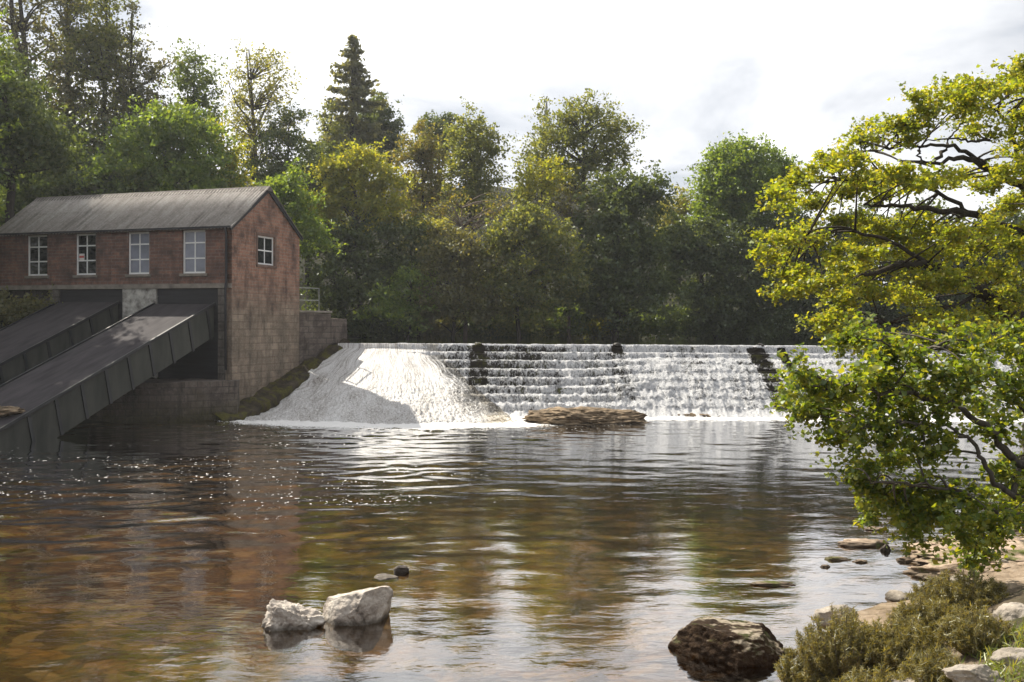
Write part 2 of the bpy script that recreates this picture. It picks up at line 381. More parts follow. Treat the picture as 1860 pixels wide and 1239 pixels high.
# ------------------------------------------------------------------ water
SUN_AZ = math.atan2(-.76, .65)      # towards the sun, measured from +Y clockwise
SUN_EL = R(46)
def water_mat(name, tint, boost, bumps, foam_glint=True, rough=.03):
    t = NT(name); p = t.pos()
    h = None; nrm = None
    for (sx, sy, scale, st) in bumps:
        nz = t.noise(t.map(p, (sx, sy, 1)), scale, 3, .55, .3)
        nrm = t.bump(nz, 1.0, st, nrm)
    fr = t.n('ShaderNodeFresnel'); fr.inputs['IOR'].default_value = 1.33; t.set(fr.inputs['Normal'], nrm)
    fac = t.math('MULTIPLY_ADD', fr.outputs[0], boost, .015, True)
    g = t.n('ShaderNodeBsdfGlossy'); g.inputs['Roughness'].default_value = rough; g.inputs[0].default_value = (1, 1, 1, 1); t.set(g.inputs['Normal'], nrm)
    tr = t.n('ShaderNodeBsdfTransparent'); tr.inputs[0].default_value = (*tint, 1)
    sh = t.mixs(fac, tr, g)
    if foam_glint:
        a = t.n('ShaderNodeAttribute', attribute_name='foam_glint').outputs['Fac']
        n1 = t.noise(t.map(p, (1, 1.6, 1)), 2.2, 5, .65, .6); n2 = t.noise(t.map(p, (1, .8, 1)), 15, 2, .6)
        nn = t.math('ADD', t.math('MULTIPLY', n1, .34), t.math('MULTIPLY', n2, .66))
        thr = t.math('SUBTRACT', .80, t.math('MULTIPLY', a, .52))
        f = t.math('MULTIPLY', t.math('SUBTRACT', nn, thr), 16.0, clamp=True)
        glint = t.noise(t.map(p, (.8, .45, 1)), 10.5, 2, .5); gate = t.noise(t.map(p, (.5, 1.0, 1)), .55, 3, .6)  # white flecks painted in for sun glitter among the foam
        glint = t.math('MULTIPLY', t.math('SUBTRACT', t.math('ADD', glint, t.math('MULTIPLY', t.math('SUBTRACT', gate, .5), .34)), .672), 18.0, clamp=True)
        f = t.math('MAXIMUM', f, t.math('MULTIPLY', glint, t.maprange(a, .08, .22), clamp=True))
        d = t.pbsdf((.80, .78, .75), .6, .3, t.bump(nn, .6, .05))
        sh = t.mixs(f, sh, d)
    return t.done(sh)
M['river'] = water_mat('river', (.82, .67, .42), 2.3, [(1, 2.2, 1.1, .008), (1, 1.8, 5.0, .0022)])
M['pool'] = water_mat('pool', (.25, .16, .08), 1.3, [(1, 2.0, 1.2, .02), (1, 2, 5.0, .006)], foam_glint=False)

wx = axis([(-90, -26, 4), (-26, 16, .085), (16, 33, .25)])
wy = axis([(-12, 9, .8), (9, 24, .06), (24, 50.0, .11)])
X, Y = np.meshgrid(wx, wy, indexing='ij')
Z = np.zeros_like(X)
FOOT = np.array([(-30, 40), (-17.9, 41.5), (-12.3, 44.4), (-8, 43.6), (-4, 43.2), (0.5, 44.2), (3.0, 46.6), (5, 47.9), (40, 47.9)])
footy = np.interp(X, FOOT[:, 0], FOOT[:, 1])
dist = footy-Y                                            # metres downstream from the foot of the weir
pts = np.c_[X.ravel()*.16, Y.ravel()*.16, np.zeros(X.size)]
patch = .75+.6*fbm(pts, 3).reshape(X.shape)
left = sstep(2, -12, X)
amp = (.34+1.9*np.exp(-np.maximum(dist, 0)/9)+1.15*sstep(4, -4, X)*sstep(12, 24, Y))*np.clip(patch, .2, 1.6)
rr = np.random.RandomState(3)
for k in range(34):
    lam = .42*(2.3/.42)**rr.rand(); th = rr.normal(0, .42); ph = rr.rand()*6.28
    kx = math.sin(th)*2*math.pi/lam; ky = math.cos(th)*2*math.pi/lam
    s = .0062*(1.2 if lam > .6 else .6)*lam/(2*math.pi)
    fade = np.where(Y < 24, 1.0, sstep(.18, .36, lam))
    warp = .35*np.sin(X*.5+k)+.25*np.sin(X*.9-Y*.3+2*k)
    Z += s*amp*fade*np.sin(kx*X+ky*(Y+warp)+ph)
Z += .05*np.exp(-np.maximum(dist, 0)/3.0)*fbm(np.c_[X.ravel()*2.2, Y.ravel()*2.8, np.zeros(X.size)], 3).reshape(X.shape)*sstep(-18, -11, X)
foam_glint = 1.35*np.exp(-np.maximum(dist, 0)/1.1)*sstep(-14, -11, X)+.42*np.exp(-np.maximum(dist, 0)/5)*sstep(-16, -8, X)+.25*np.exp(-np.maximum(dist, 0)/2.5)*sstep(-12, -8, X)
foam_glint += .12*sstep(5, -6, X)*np.exp(-((Y-29)/6.5)**2)*np.clip(.6+1.2*fbm(np.c_[X.ravel()*.12, Y.ravel()*.45, np.ones(X.size)*3], 3).reshape(X.shape), 0, 1.3)  # spreads the painted sun glitter over the water left of middle
foam_glint += .18*np.exp(-((Y-28)/7.0)**2)*sstep(4, -3, X)*np.clip(.7+1.1*fbm(np.c_[X.ravel()*.3, Y.ravel()*.6, np.ones(X.size)*9], 3).reshape(X.shape), 0, 1.25)  # more of the painted glitter, in finer patches
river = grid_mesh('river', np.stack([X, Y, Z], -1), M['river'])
river.data.attributes.new('foam_glint', 'FLOAT', 'POINT').data.foreach_set('value', foam_glint.ravel().astype(np.float32))
tag(river, kind='structure')
X, Y = np.meshgrid(np.linspace(-16, 95, 60), np.linspace(52.35, 86, 40), indexing='ij')
tag(grid_mesh('upper_pool', np.stack([X, Y, np.full_like(X, 3.33)], -1), M['pool']), kind='structure')

# ------------------------------------------------------------------ weir
CREST_Y, FOOT_Y, WZ, NST = 52.3, 48.0, 3.30, 8
weir = empty('weir', (10, 50, 0), 'wide dark stone stepped weir spanning the river behind the falling water', 'weir')
tread = (CREST_Y-FOOT_Y)/NST; riser = WZ/NST
m = MB()
prof = [(CREST_Y+1.2, -1.0), (CREST_Y+1.2, WZ-.03)]
z = WZ-.03; y = CREST_Y
for i in range(NST):
    prof += [(y, z)]; z2 = z-riser; prof += [(y-.03, z2)]; z = z2; y -= tread
prof += [(y-.3, -1.0)]
n = len(prof); xs = (-6.1, 33.0)
V = [(x-10, p[0]-50, p[1]) for x in xs for p in prof]
m.add(V, [tuple(range(n))[::-1], tuple(range(n, 2*n))]+[(i, (i+1) % n, n+(i+1) % n, n+i) for i in range(n)])
m.build('stepped_face', M['wet_stone'], weir)

def fall_mat(name, stepped):
    t = NT(name); p = t.pos(); s = t.sep(p)
    fine = t.noise(t.map(p, (1, 1, .55)), 13.0, 5, .7); mid = t.noise(t.map(p, (1, 1, .45)), 3.2, 4, .6, .4); big = t.noise(t.map(p, (1, 0, .15)), .55, 3)
    col = t.ramp(fine, [(.36, (.34, .35, .37)), (.5, (.66, .66, .67)), (.62, (.82, .81, .80))])
    h = t.math('ADD', fine, mid)
    d = t.pbsdf(col, .55, .35, t.bump(h, .9, .09))
    tl = t.n('ShaderNodeBsdfTranslucent'); tl.inputs[0].default_value = (.8, .8, .82, 1)
    d = t.mixs(.22, d, tl)
    if not stepped:
        sp = t.noise(t.map(p, (1, .7, 1)), 15, 5, .72)
        fl = t.n('ShaderNodeAttribute', attribute_name='flow').outputs['Vector']; fs = t.sep(fl)
        st = t.noise(t.map(fl, (5.0, .55, 1)), 1.6, 6, .68, .3); lg = t.noise(t.map(fl, (.8, .5, 1)), 1.0, 3)
        vv = fs[1]
        k = t.maprange(vv, 1.0, 6.0, .75, .25)
        h2 = t.math('ADD', t.math('MULTIPLY', st, k), t.math('MULTIPLY', sp, t.math('SUBTRACT', 1.0, k)))
        h2 = t.math('ADD', h2, t.math('MULTIPLY', t.math('SUBTRACT', lg, .5), .22))
        col2 = t.ramp(h2, [(.35, (.14, .12, .10)), (.43, (.40, .37, .34)), (.52, (.62, .60, .58)), (.66, (.80, .79, .77))])
        d = t.pbsdf(col2, .45, .4, t.bump(h2, .9, .10))
        tr = t.n('ShaderNodeBsdfTransparent'); tr.inputs[0].default_value = (.8, .78, .74, 1)
        e = t.maprange(fs[0], 9.0, 14.8, .10, .66)
        return t.done(t.mixs(t.math('MULTIPLY', t.math('SUBTRACT', h2, e), 7.0, clamp=True), tr, d))
    tr = t.n('ShaderNodeBsdfTransparent'); tr.inputs[0].default_value = (.75, .72, .68, 1)
    a = t.n('ShaderNodeAttribute', attribute_name='hole').outputs['Fac']
    nn = t.math('ADD', t.math('MULTIPLY', fine, .5), t.math('MULTIPLY', mid, .5))
    nn = t.math('ADD', nn, t.math('MULTIPLY', t.math('SUBTRACT', big, .5), .42))
    f = t.math('MULTIPLY', t.math('SUBTRACT', nn, a), 6.0, clamp=True)
    return t.done(t.mixs(f, tr, d))
M['fall'] = fall_mat('fall', True)
M['ramp'] = fall_mat('ramp', False)
# the sheet of water running down the steps
ny = []
for i in range(NST):
    y0 = CREST_Y-i*tread; z0 = WZ-i*riser
    y1 = y0-tread
    if i == 0: ny += [(CREST_Y+.5, WZ+.03, 0), (CREST_Y+.2, WZ+.05, 0)]
    for q in np.linspace(0, 1, 6):            # the curl off the edge of each step
        ny.append((y0-.05-.10*math.sin(q*math.pi/2)-.06*q, z0+.05-(riser-.02)*q**1.5, q))
    for q in (.3, .65): ny.append((y0-.20-(tread-.22)*q, z0-riser+.06, 0))
ny.append((FOOT_Y-.5, .02, 0)); ny.append((FOOT_Y-.9, -.1, 0))
ny = np.array(ny); xs = np.arange(-6.0, 32.5, .055)
XX, VV = np.meshgrid(xs, np.arange(len(ny)), indexing='ij')
YY = ny[VV, 0]; ZZ = ny[VV, 1]; QQ = ny[VV, 2]
q = np.c_[XX.ravel()*4, YY.ravel()*3, ZZ.ravel()*2.5]
nz = fbm(q, 4, .6).reshape(XX.shape); nz2 = fbm(q*.28, 2).reshape(XX.shape)
down = (WZ-ZZ)/WZ
blend = sstep(3.0, 8.0, XX)*.88*sstep(.08, .35, down)+.30*sstep(.5, .9, down)*(1-sstep(3.5, 9, XX))
slope_z = WZ*np.clip((YY-FOOT_Y)/(CREST_Y-FOOT_Y), 0, 1)+.16
ZZ = np.where((VV > 3) & (VV < len(ny)-2), ZZ*(1-blend)+slope_z*blend, ZZ)
step_i = np.floor((VV-2)/8.0)
edge = fbm(np.c_[XX.ravel()*1.1, step_i.ravel()*7.7, np.zeros(XX.size)], 4, .6).reshape(XX.shape)
YY = YY-(.03+.13*down)*np.abs(nz)-.08*nz2*down-.14*edge; ZZ = ZZ+(.016+.085*down)*nz+.02*edge
fall = grid_mesh('falling_water', np.stack([XX, YY, ZZ], -1), M['fall'])
hole = np.full(XX.shape, .31)
hole += .15*sstep(-5, -3, XX)*sstep(8, 2, XX)*(.10+.95*QQ*(1-down*.5))          # courses show between the curtains
hole += .035*QQ*sstep(4, 9, XX)
hole -= .08*sstep(.75, 1.0, down)
hole += .025*sstep(14, 15, XX)
hole -= .25*((VV < 4))
def strip(xt, xb, w0, w1, a, reach, top=0.0):
    c = xt+(xb-xt)*down; w = w0+(w1-w0)*down
    return a*sstep(w, w*.55, np.abs(XX-c+.12*nz))*sstep(reach, reach-.15, down)*(down > top)
hole += strip(12.75, 13.35, .62, .58, .34, 1.2, .03)*(.45+.55*QQ)+strip(14.1, 14.3, .3, .2, .3, .45, .03)
hole += strip(-1.75, -1.75, .26, .5, .6, .18, -1)+strip(-1.75, -1.6, .45, .9, .10, .7)+strip(5.5, 5.5, .28, .45, .6, .16, -1)+strip(5.5, 5.7, .5, .8, .08, .9)
hole += strip(1.4, 1.4, 1.9, 1.5, .07, .28, .02)
fall.data.attributes.new('hole', 'FLOAT', 'POINT').data.foreach_set('value', hole.ravel().astype(np.float32))
tag(fall, kind='structure')
# smooth chute of white water beside the wing wall
NU, NV = 520, 420
U, V_ = np.meshgrid(np.linspace(0, 1.14, NU), np.linspace(0, 1, NV), indexing='ij')
Uc = np.minimum(U, 1)
tx = -8.75+Uc*4.7; ty = 52.5+0*Uc
bx = np.interp(Uc, [0, .3, .6, 1], [-12.25, -8.3, -4.4, .5]); by = np.interp(Uc, [0, .3, .6, .85, 1], [44.5, 43.7, 43.1, 43.6, 44.6])
sx_ = V_; bend = .9*np.sin(np.pi*V_)*(Uc-.2)
XX = tx+(bx-tx)*(V_**1.12)+bend*.5; YY = ty+(by-ty)*V_
ZZ = 3.34*(1-V_)**(1.40+.18*sstep(.3, .8, Uc)+.70*(1-sstep(0, .36, Uc))) ; XX -= 1.0*np.sin(np.pi*V_**.75)*np.maximum(0, 1-2.2*Uc)**1.5
ZZ = np.where(V_ < .04, 3.34, ZZ)
ov = np.clip(U-1, 0, 1)/.14
XX += ov*1.2*(.2+.8*V_); YY += ov*.5; ZZ = ZZ-ov**1.3*2.2*np.clip(V_*3, 0, 1)
q = np.c_[XX.ravel()*2.4, YY.ravel()*1.8, np.zeros(XX.size)]
nz = .45*fbm(q, 5, .68).reshape(XX.shape)+.75*fbm(np.c_[Uc.ravel()*70, V_.ravel()*22, np.ones(XX.size)*7], 5, .72).reshape(XX.shape); nb = fbm(q*.3, 2).reshape(XX.shape)
rough_ = (.012+.085*sstep(.15, .8, V_)*(.4+.6*sstep(.35, .7, Uc)))
ZZ += rough_*nz+.10*nb*V_
ZZ -= .06*sstep(.93, 1, V_)
ramp_o = grid_mesh('white_water_chute', np.stack([XX, YY, ZZ], -1), M['ramp'])
uv = ramp_o.data.attributes.new('flow', 'FLOAT_VECTOR', 'POINT'); uv.data.foreach_set('vector', np.stack([U*14+.5*nb, V_*8.5, U*0], -1).astype(np.float32).ravel())
tag(ramp_o, kind='structure')

# ------------------------------------------------------------------ rocks
def rock_mesh(size, seed, sub=5, planes=(), nfac=8, rough=.12, freq=2.0, flat=None, strata=0):
    import bmesh
    bm = bmesh.new(); bmesh.ops.create_icosphere(bm, subdivisions=sub, radius=1.0)
    P = np.array([v.co[:] for v in bm.verts]); r = np.random.RandomState(seed)
    pl = list(planes)
    for k in range(nfac):
        d = r.normal(size=3); d /= np.linalg.norm(d); pl.append((tuple(d), r.uniform(.62, .88)))
    for d, o in pl:
        d = np.array(d, float); d /= np.linalg.norm(d); e = P@d-o
        P = P-np.where(e > 0, e, 0)[:, None]*d[None]
    n = fbm(P*freq+seed*3.1, 5, .55); n2 = fbm(P*freq*4+seed, 3)
    N = P/np.maximum(np.linalg.norm(P, axis=1), 1e-6)[:, None]
    P = P+N*(rough*n+rough*.25*n2)[:, None]
    if strata:
        zz = P[:, 2]*strata+1.5*fbm(P*1.3+seed, 2); st = np.floor(zz); fr = zz-st
        push = sstep(0, .25, fr)*sstep(1, .8, fr)
        P[:, :2] *= (1+.07*(push-.5))[:, None]
    P = P*np.array(size)[None]
    for v, p in zip(bm.verts, P): v.co = p
    me = bpy.data.meshes.new('rock'); bm.to_mesh(me); bm.free(); return me
def rock(name, label, cat, loc, size, seed, mat, rz=0, group=None, **kw):
    me = rock_mesh(size, seed, **kw); me.name = name
    o = link(name, me, M[mat], None, True); o.location = loc; o.rotation_euler = (0, 0, rz)
    return tag(o, label, cat, group)

# two pale boulders and the dark one in the foreground
p = onz(645, 1130)
rock('boulder', 'largest pale angular boulder in the shallow river, shaded on its right face', 'boulder', (p.x+.02, p.y+.12, .10), (.60, .42, .56), 11, 'boulder_pale', rough=.05, freq=2.2, sub=6, nfac=2,
     planes=[((-.20,.12,1), .52), ((.75,-.75,.12), .60), ((-.80,-.5,.25), .70), ((-.1,-1,-.05), .74), ((1,.15,.05), .86), ((-.45,-.75,.62), .66), ((-.7,.5,.3), .72)])
p = onz(530, 1140)
rock('boulder', 'low pale pitted boulder beside the left of the largest pale boulder', 'boulder', (p.x, p.y+.08, .02), (.46, .30, .40), 23, 'boulder_pale', rough=.16, freq=2.6, sub=6, nfac=4,
     planes=[((.35,0,1), .55), ((-.9,-.3,.2), .78), ((.2,-1,.25), .66)])
t = NT('boulder_mossy'); pp = t.coord('Object'); nrm = t.n('ShaderNodeNewGeometry').outputs['Normal']; up = t.sep(nrm)[2]
n1 = t.noise(pp, 3.5, 8, .62); n2 = t.noise(pp, 16, 5, .6); n3 = t.noise(t.map(pp, (1, 2.0, 1)), 2.6, 5, .6, .5)
c = t.ramp(t.math('ADD', t.math('MULTIPLY', n1, .6), t.math('MULTIPLY', n2, .4)), [(.3, (.012,.007,.004)), (.5, (.034,.020,.011)), (.68, (.075,.048,.028))])
pale = t.math('MULTIPLY', t.maprange(n3, .50, .56), t.maprange(up, .6, .88))
c = t.mix(pale, c, t.ramp(n2, [(.3, (.20,.16,.11)), (.7, (.42,.36,.28))]))
c = t.mix(t.math('MULTIPLY', t.maprange(n1, .53, .6), t.maprange(up, .4, .8)), c, (.045, .048, .014))
M['boulder_mossy'] = t.done(t.pbsdf(c, .85, .12, t.bump(t.math('ADD', n1, n2), .9, .05)))
p = onz(1325, 1195)
rock('boulder', 'rounded dark brown boulder with pale and mossy patches near the gorse', 'boulder', (p.x+.06, p.y+.28, .02), (.77, .60, .43), 31, 'boulder_mossy', rough=.08, freq=1.7, sub=6, nfac=1,
     planes=[((.12,.05,1), .70), ((-.7,-.6,.4), .84), ((.9,-.2,.5), .78)])
# small stones
p = onz(730, 1040)
rock('stone', 'small dark pointed stone just above water behind the largest pale boulder', 'stone', (p.x, p.y, .02), (.14, .10, .11), 5, 'pebble_dark', sub=4)
p = onz(698, 1048)
rock('stone', 'pale flat stone barely awash behind the largest pale boulder', 'stone', (p.x, p.y, -.02), (.24, .16, .06), 6, 'boulder_pale', sub=4)
shoals = [((1568, 990), (.48, .22, .13), 'shelf_rock', 'longest flat beige stone of the shoal off the right bank'),
          ((1607, 1000), (.11, .09, .12), 'pebble_dark', 'small round dark stone at the right end of the beige shoal'),
          ((1522, 1017), (.26, .10, .06), 'shelf_rock', 'thin flat beige stone at the left end of the shoal'),
          ((1563, 1021), (.13, .08, .06), 'shelf_rock', 'small beige stone between the shoal and the bare shore'),
          ((1652, 1018), (.26, .14, .11), 'shelf_rock', 'ragged beige stone close to the right shore rock shelf'),
          ((1402, 1062), (.36, .12, .05), 'shelf_rock', 'long beige stone awash alone in calm water above the dark boulder'),
          ((1590, 962), (.25, .12, .06), 'shelf_rock', 'beige stone awash under the hanging leafy branch'),
          ((1500, 1030), (.10, .05, .04), 'shelf_rock', 'tiny beige stone awash left of the shoal'),
          ((1700, 1082), (.20, .14, .09), 'shelf_rock', 'flat beige stone at the shore edge above the gorse')]
for i, (pp, s, mt, lb) in enumerate(shoals):
    p = onz(*pp); rock('stone', lb, 'stone', (p.x, p.y, .0), s, 40+i, mt, sub=4, rough=.22, freq=2.5, strata=4)
# outcrop under the weir
p = onz(1072, 772)
rock('rock_outcrop', 'low layered brown rock outcrop in the water below the weir', 'rock', (p.x, p.y+1.4, -.05), (2.75, 1.7, .80), 61, 'outcrop', sub=6, rough=.17, freq=2.2, nfac=2, planes=[((.1,.05,1), .72)], strata=7)
p = onz(1255, 757)
rock('gravel_bar', 'long low wet gravel bar right of the layered rock outcrop', 'gravel bar', (p.x, p.y+.3, -.06), (2.2, .5, .20), 62, 'outcrop', sub=5, rough=.18, freq=3, nfac=2)
rp = np.random.RandomState(17); npb = 0
while npb < 34:
    x, y = rp.uniform(5, 12), rp.uniform(13, 22); dd = seg_sd(np.array([[x, y]]), LOWER)[0]
    if not (-.25 < dd < 2.2): continue
    sz = rp.uniform(.05, .17); npb += 1
    rock('pebble', 'small loose beige pebble on the bare right shore', 'pebble', (x, y, gz(x, y)+sz*.15), (sz*rp.uniform(1, 1.6), sz, sz*.55), 200+npb, 'bank_rock', sub=3, rz=rp.rand()*3, group='loose pebbles on the right shore')
# rock shelf on the right shore and rocks by the gorse
p = onz(1800, 1010)
rock('rock_shelf', 'broad bare beige layered rock shelf on the right shore', 'rock', (p.x+.9, p.y-.2, -.05), (2.7, 1.55, .42), 71, 'shelf_rock', sub=6, rough=.16, freq=2.6, nfac=2, rz=.25, planes=[((-.06,-.12,1), .7)], strata=5)
p = onz(1745, 1050)
rock('rock', 'beige rock slab at the near edge of the rock shelf', 'rock', (p.x+.35, p.y+.3, -.03), (1.0, .55, .24), 72, 'shelf_rock', sub=5, rough=.2, freq=2.4, strata=5)
def shore(px, py, z): return onz(px, py, z)
for i, (px, py, z, s, lb) in enumerate([
    (1848, 1132, .95, (.26, .30, .24), 'grey rounded rock at the right frame edge above the gorse'),
    (1856, 1195, 1.0, (.30, .22, .15), 'pale weathered rock at the right frame edge beside the grass'),
    (1768, 1226, .95, (.30, .18, .13), 'pale flat rock at the foot of the gorse left of the grass'),
    (1655, 1241, .75, (.24, .16, .08), 'pale flat rock cut by the bottom frame edge under the gorse'),
    (1776, 1175, .85, (.16, .14, .12), 'pale rock showing among the gorse stems'),
    (1520, 1118, .25, (.30, .24, .20), 'brown topped rock behind the left gorse bush')]):
    p = onz(px, py, z); rock('rock', lb, 'rock', (p.x, p.y, z-.03), s, 80+i, 'bank_rock', sub=5, rough=.12)

# ------------------------------------------------------------------ the brick turbine house
P0 = at(421, 690, 45.8); P0.z = 0
ANG = R(-20)
house = empty('brick_turbine_house', P0, 'long red brick house with corrugated grey roof standing beside the weir', 'building', rz=ANG)
HX = Vector((math.cos(ANG), math.sin(ANG), 0)); HY = Vector((-math.sin(ANG), math.cos(ANG), 0))
def fac(px, py, off=0.0):     # pixel -> (x, z) on the long front, y_local = off
    d = ray(px, py); o = Vector((0, 0, CAMH)); k = ((P0+HY*off)-o).dot(HY)/d.dot(HY); w = o+d*k
    return (w-P0).dot(HX), w.z
def gab(px, py):              # pixel -> (y, z) on the gable, x_local = 0
    d = ray(px, py); o = Vector((0, 0, CAMH)); k = (P0-o).dot(HX)/d.dot(HX); w = o+d*k
    return (w-P0).dot(HY), w.z
L = -fac(-4, 430)[0]; S = gab(544, 430)[0]
EZ = fac(421, 410)[1]; LZ = fac(410, 517)[1]; RZ = gab(488, 344)[1]-.08
def wall_grid(mb, umin, umax, zmin, zmax, holes, th, axis_):
    """wall sheet with openings; axis_ 'x': runs along x at y=0..th ; 'y': runs along y at x=-th..0"""
    us = sorted({umin, umax, *[h[0] for h in holes], *[h[1] for h in holes]}); zs = sorted({zmin, zmax, *[h[2] for h in holes], *[h[3] for h in holes]})
    def solid(i, j):
        if i < 0 or j < 0 or i >= len(us)-1 or j >= len(zs)-1: return False
        u = (us[i]+us[i+1])/2; z = (zs[j]+zs[j+1])/2
        return not any(h[0] < u < h[1] and h[2] < z < h[3] for h in holes)
    def P(u, d, z): return (u, d, z) if axis_ == 'x' else (-d, u, z)
    def quad(a, b, c, d): mb.add([a, b, c, d], [(0, 1, 2, 3)])
    for i in range(len(us)-1):
        for j in range(len(zs)-1):
            if not solid(i, j): continue
            u0, u1, z0, z1 = us[i], us[i+1], zs[j], zs[j+1]
            quad(P(u0,0,z0), P(u1,0,z0), P(u1,0,z1), P(u0,0,z1)); quad(P(u1,th,z0), P(u0,th,z0), P(u0,th,z1), P(u1,th,z1))
            if not solid(i-1, j): quad(P(u0,th,z0), P(u0,0,z0), P(u0,0,z1), P(u0,th,z1))
            if not solid(i+1, j): quad(P(u1,0,z0), P(u1,th,z0), P(u1,th,z1), P(u1,0,z1))
            if not solid(i, j-1): quad(P(u0,th,z0), P(u1,th,z0), P(u1,0,z0), P(u0,0,z0))
            if not solid(i, j+1): quad(P(u0,0,z1), P(u1,0,z1), P(u1,th,z1), P(u0,th,z1))
fw = []
for x0, x1, y0, y1 in ((49, 86, 428, 499), (137, 174, 425, 499), (232, 271, 421, 498), (331, 373, 419, 498)):
    a = fac(x0, y0); b = fac(x1, y1); fw.append((a[0], b[0], b[1], a[1]))
zt = sum(w[3] for w in fw)/4; zb = sum(w[2] for w in fw)/4
fw = [(a, b, zb, zt) for a, b, _, _ in fw]
a = gab(468, 427); b = gab(499, 483); gw = (a[0], b[0], b[1], a[1])
TH = .34
m = MB(); wall_grid(m, -L, -.004, LZ, EZ, fw, TH, 'x'); m.build('front_wall', M['brick'], house)
m = MB(); wall_grid(m, 0, S, -.8, EZ, [gw], TH, 'y')
for d in (0, -TH): pass
A, B, C = (0, 0, EZ), (0, S, EZ), (0, S/2, RZ)
m.add([A, B, C, (-TH, 0, EZ), (-TH, S, EZ), (-TH, S/2, RZ)], [(0,1,2), (3,5,4), (0,2,5,3), (1,4,5,2)])
m.build('gable_wall', M['brick_gable'], house)
m = MB(); m.box((-L, S-TH, 2.5), (-TH-.004, S, EZ)); m.build('rear_wall', M['brick'], house)
m = MB(); m.add([(-L, TH+.004, LZ), (-L, S-TH-.004, LZ), (-L, S-TH-.004, EZ), (-L, S/2, RZ-.2), (-L, TH+.004, EZ), (-L+TH, TH+.004, LZ), (-L+TH, S-TH-.004, LZ), (-L+TH, S-TH-.004, EZ), (-L+TH, S/2, RZ-.2), (-L+TH, TH+.004, EZ)],
        [(0,1,2,3,4)[::-1], (5,6,7,8,9), (0,5,9,4), (4,9,8,3), (3,8,7,2), (2,7,6,1), (1,6,5,0)]); m.build('far_gable_wall', M['brick'], house)
# dark brick quoin strip down the front corner, string course ledge
m = MB(); m.box((-L-.05, -.07, LZ-.16), (-.003, .10, LZ+.05)); m.build('string_course', M['concrete'], house, bevel=.01)
# roof: two corrugated slopes
def slope(name, front, y_eave_out):
    per = .19; nx = int((L+.45)/per*8); xs = np.linspace(-L-.30, .12, nx); rows = []
    for f, up in ((0, 0), (.52, .0), (.521, -.035), (1, -.035)):
        yy = (-y_eave_out+(S/2+y_eave_out)*f); zz = EZ+.06+(RZ+.10-EZ+.0)*(yy/(S/2)); rows.append((yy if front else S-yy, zz-up))
    P = np.zeros((nx, len(rows), 3))
    for j, (yy, zz) in enumerate(rows):
        P[:, j, 0] = xs; P[:, j, 1] = yy; P[:, j, 2] = zz+.030*np.sin(xs/per*2*math.pi)
    if front: P = P
    o = grid_mesh(name, P, M['roof'], house, True)
    so = o.modifiers.new('thick', 'SOLIDIFY'); so.thickness = .02
    return o
slope('roof', True, .22); slope('roof', False, .22)
m = MB(); zr = RZ+.20
m.add([(-L-.33, S/2-.30, zr-.22), (-L-.33, S/2, zr+.03), (-L-.33, S/2+.30, zr-.22), (.15, S/2-.30, zr-.22), (.15, S/2, zr+.03), (.15, S/2+.30, zr-.22)], [(0,3,4,1), (1,4,5,2), (0,1,2), (3,5,4), (0,2,5,3)])
m.build('ridge_cap', M['ridge'], house)
m = MB(); m.bar((-L-.3, -.17, EZ-.06), (.06, -.17, EZ-.06), .10, .09); m.build('gutter', M['dark_board'], house)
m = MB(); m.tube([(-.24, -.17, EZ-.10), (-.24, -.11, EZ-.4), (-.24, -.11, LZ+.1), (-.24, -.16, LZ-.1), (-.24, -.13, 2.2)], .055, 8); m.build('downpipe', M['dark_board'], house, True)
m = MB(); m.bar((.055, -.20, EZ-.16), (.055, S/2, RZ+.03), .05, .17); m.bar((.055, S/2, RZ+.03), (.055, S+.20, EZ-.16), .05, .17); m.build('barge_board', M['dark_board'], house)
# windows
def window(u0, u1, z0, z1, axis_, cols, rows, glass, sill=True):
    def P(u, d, z): return (u, d, z) if axis_ == 'x' else (-d, u, z)
    def bx(mb, u0, u1, d0, d1, z0, z1):
        a = P(u0, d0, z0); b = P(u1, d1, z1); mb.box(tuple(min(i, j) for i, j in zip(a, b)), tuple(max(i, j) for i, j in zip(a, b)))
    f = MB(); fr = .085; dp = (.09, .16)
    bx(f, u0, u0+fr, *dp, z0, z1); bx(f, u1-fr, u1, *dp, z0, z1); bx(f, u0+fr, u1-fr, *dp, z0, z0+fr); bx(f, u0+fr, u1-fr, *dp, z1-fr, z1)
    um = (u0+u1)/2
    for c in range(1, cols):
        uc = u0+(u1-u0)*c/cols; bx(f, uc-.03, uc+.03, dp[0]+.01, dp[1], z0+fr, z1-fr)
    for r_ in rows:
        zc = z1-(z1-z0)*r_; cs = [u0+fr]+[u0+(u1-u0)*c/cols for c in range(1, cols)]+[u1-fr]
        for i in range(len(cs)-1): bx(f, cs[i]+(.03 if i else 0), cs[i+1]-(.03 if i < len(cs)-2 else 0), dp[0]+.012, dp[1], zc-.032, zc+.032)
    w = f.build('window', M['white_paint'], house)
    g = MB(); bx(g, u0+.02, u1-.02, .125, .145, z0+.02, z1-.02); g.build('pane', M[glass], w)
    if sill:
        s = MB(); bx(s, u0-.12, u1+.12, -.07, .085, z0-.13, z0-.003); s.build('sill', M['concrete' if axis_ == 'x' else 'sill_stone'], w, bevel=.008)
        s = MB(); bx(s, u0-.12, u1+.12, -.025, .085, z1+.003, z1+.15); s.build('lintel', M['concrete' if axis_ == 'x' else 'sill_stone'], w, bevel=.008)
    return w
wins = [window(*w, 'x', 2, (.29, .65), g) for w, g in zip(fw, ('glass_dark', 'glass_dark', 'glass_blind', 'glass_blind'))]
for i, lb in ((2, 'window with pale blind behind its panes'), (3, 'window with pale blind behind its panes'), (1, 'window with a red and white notice behind its panes')): wins[i]['label'] = lb
u0, u1, z0, z1 = fw[1]
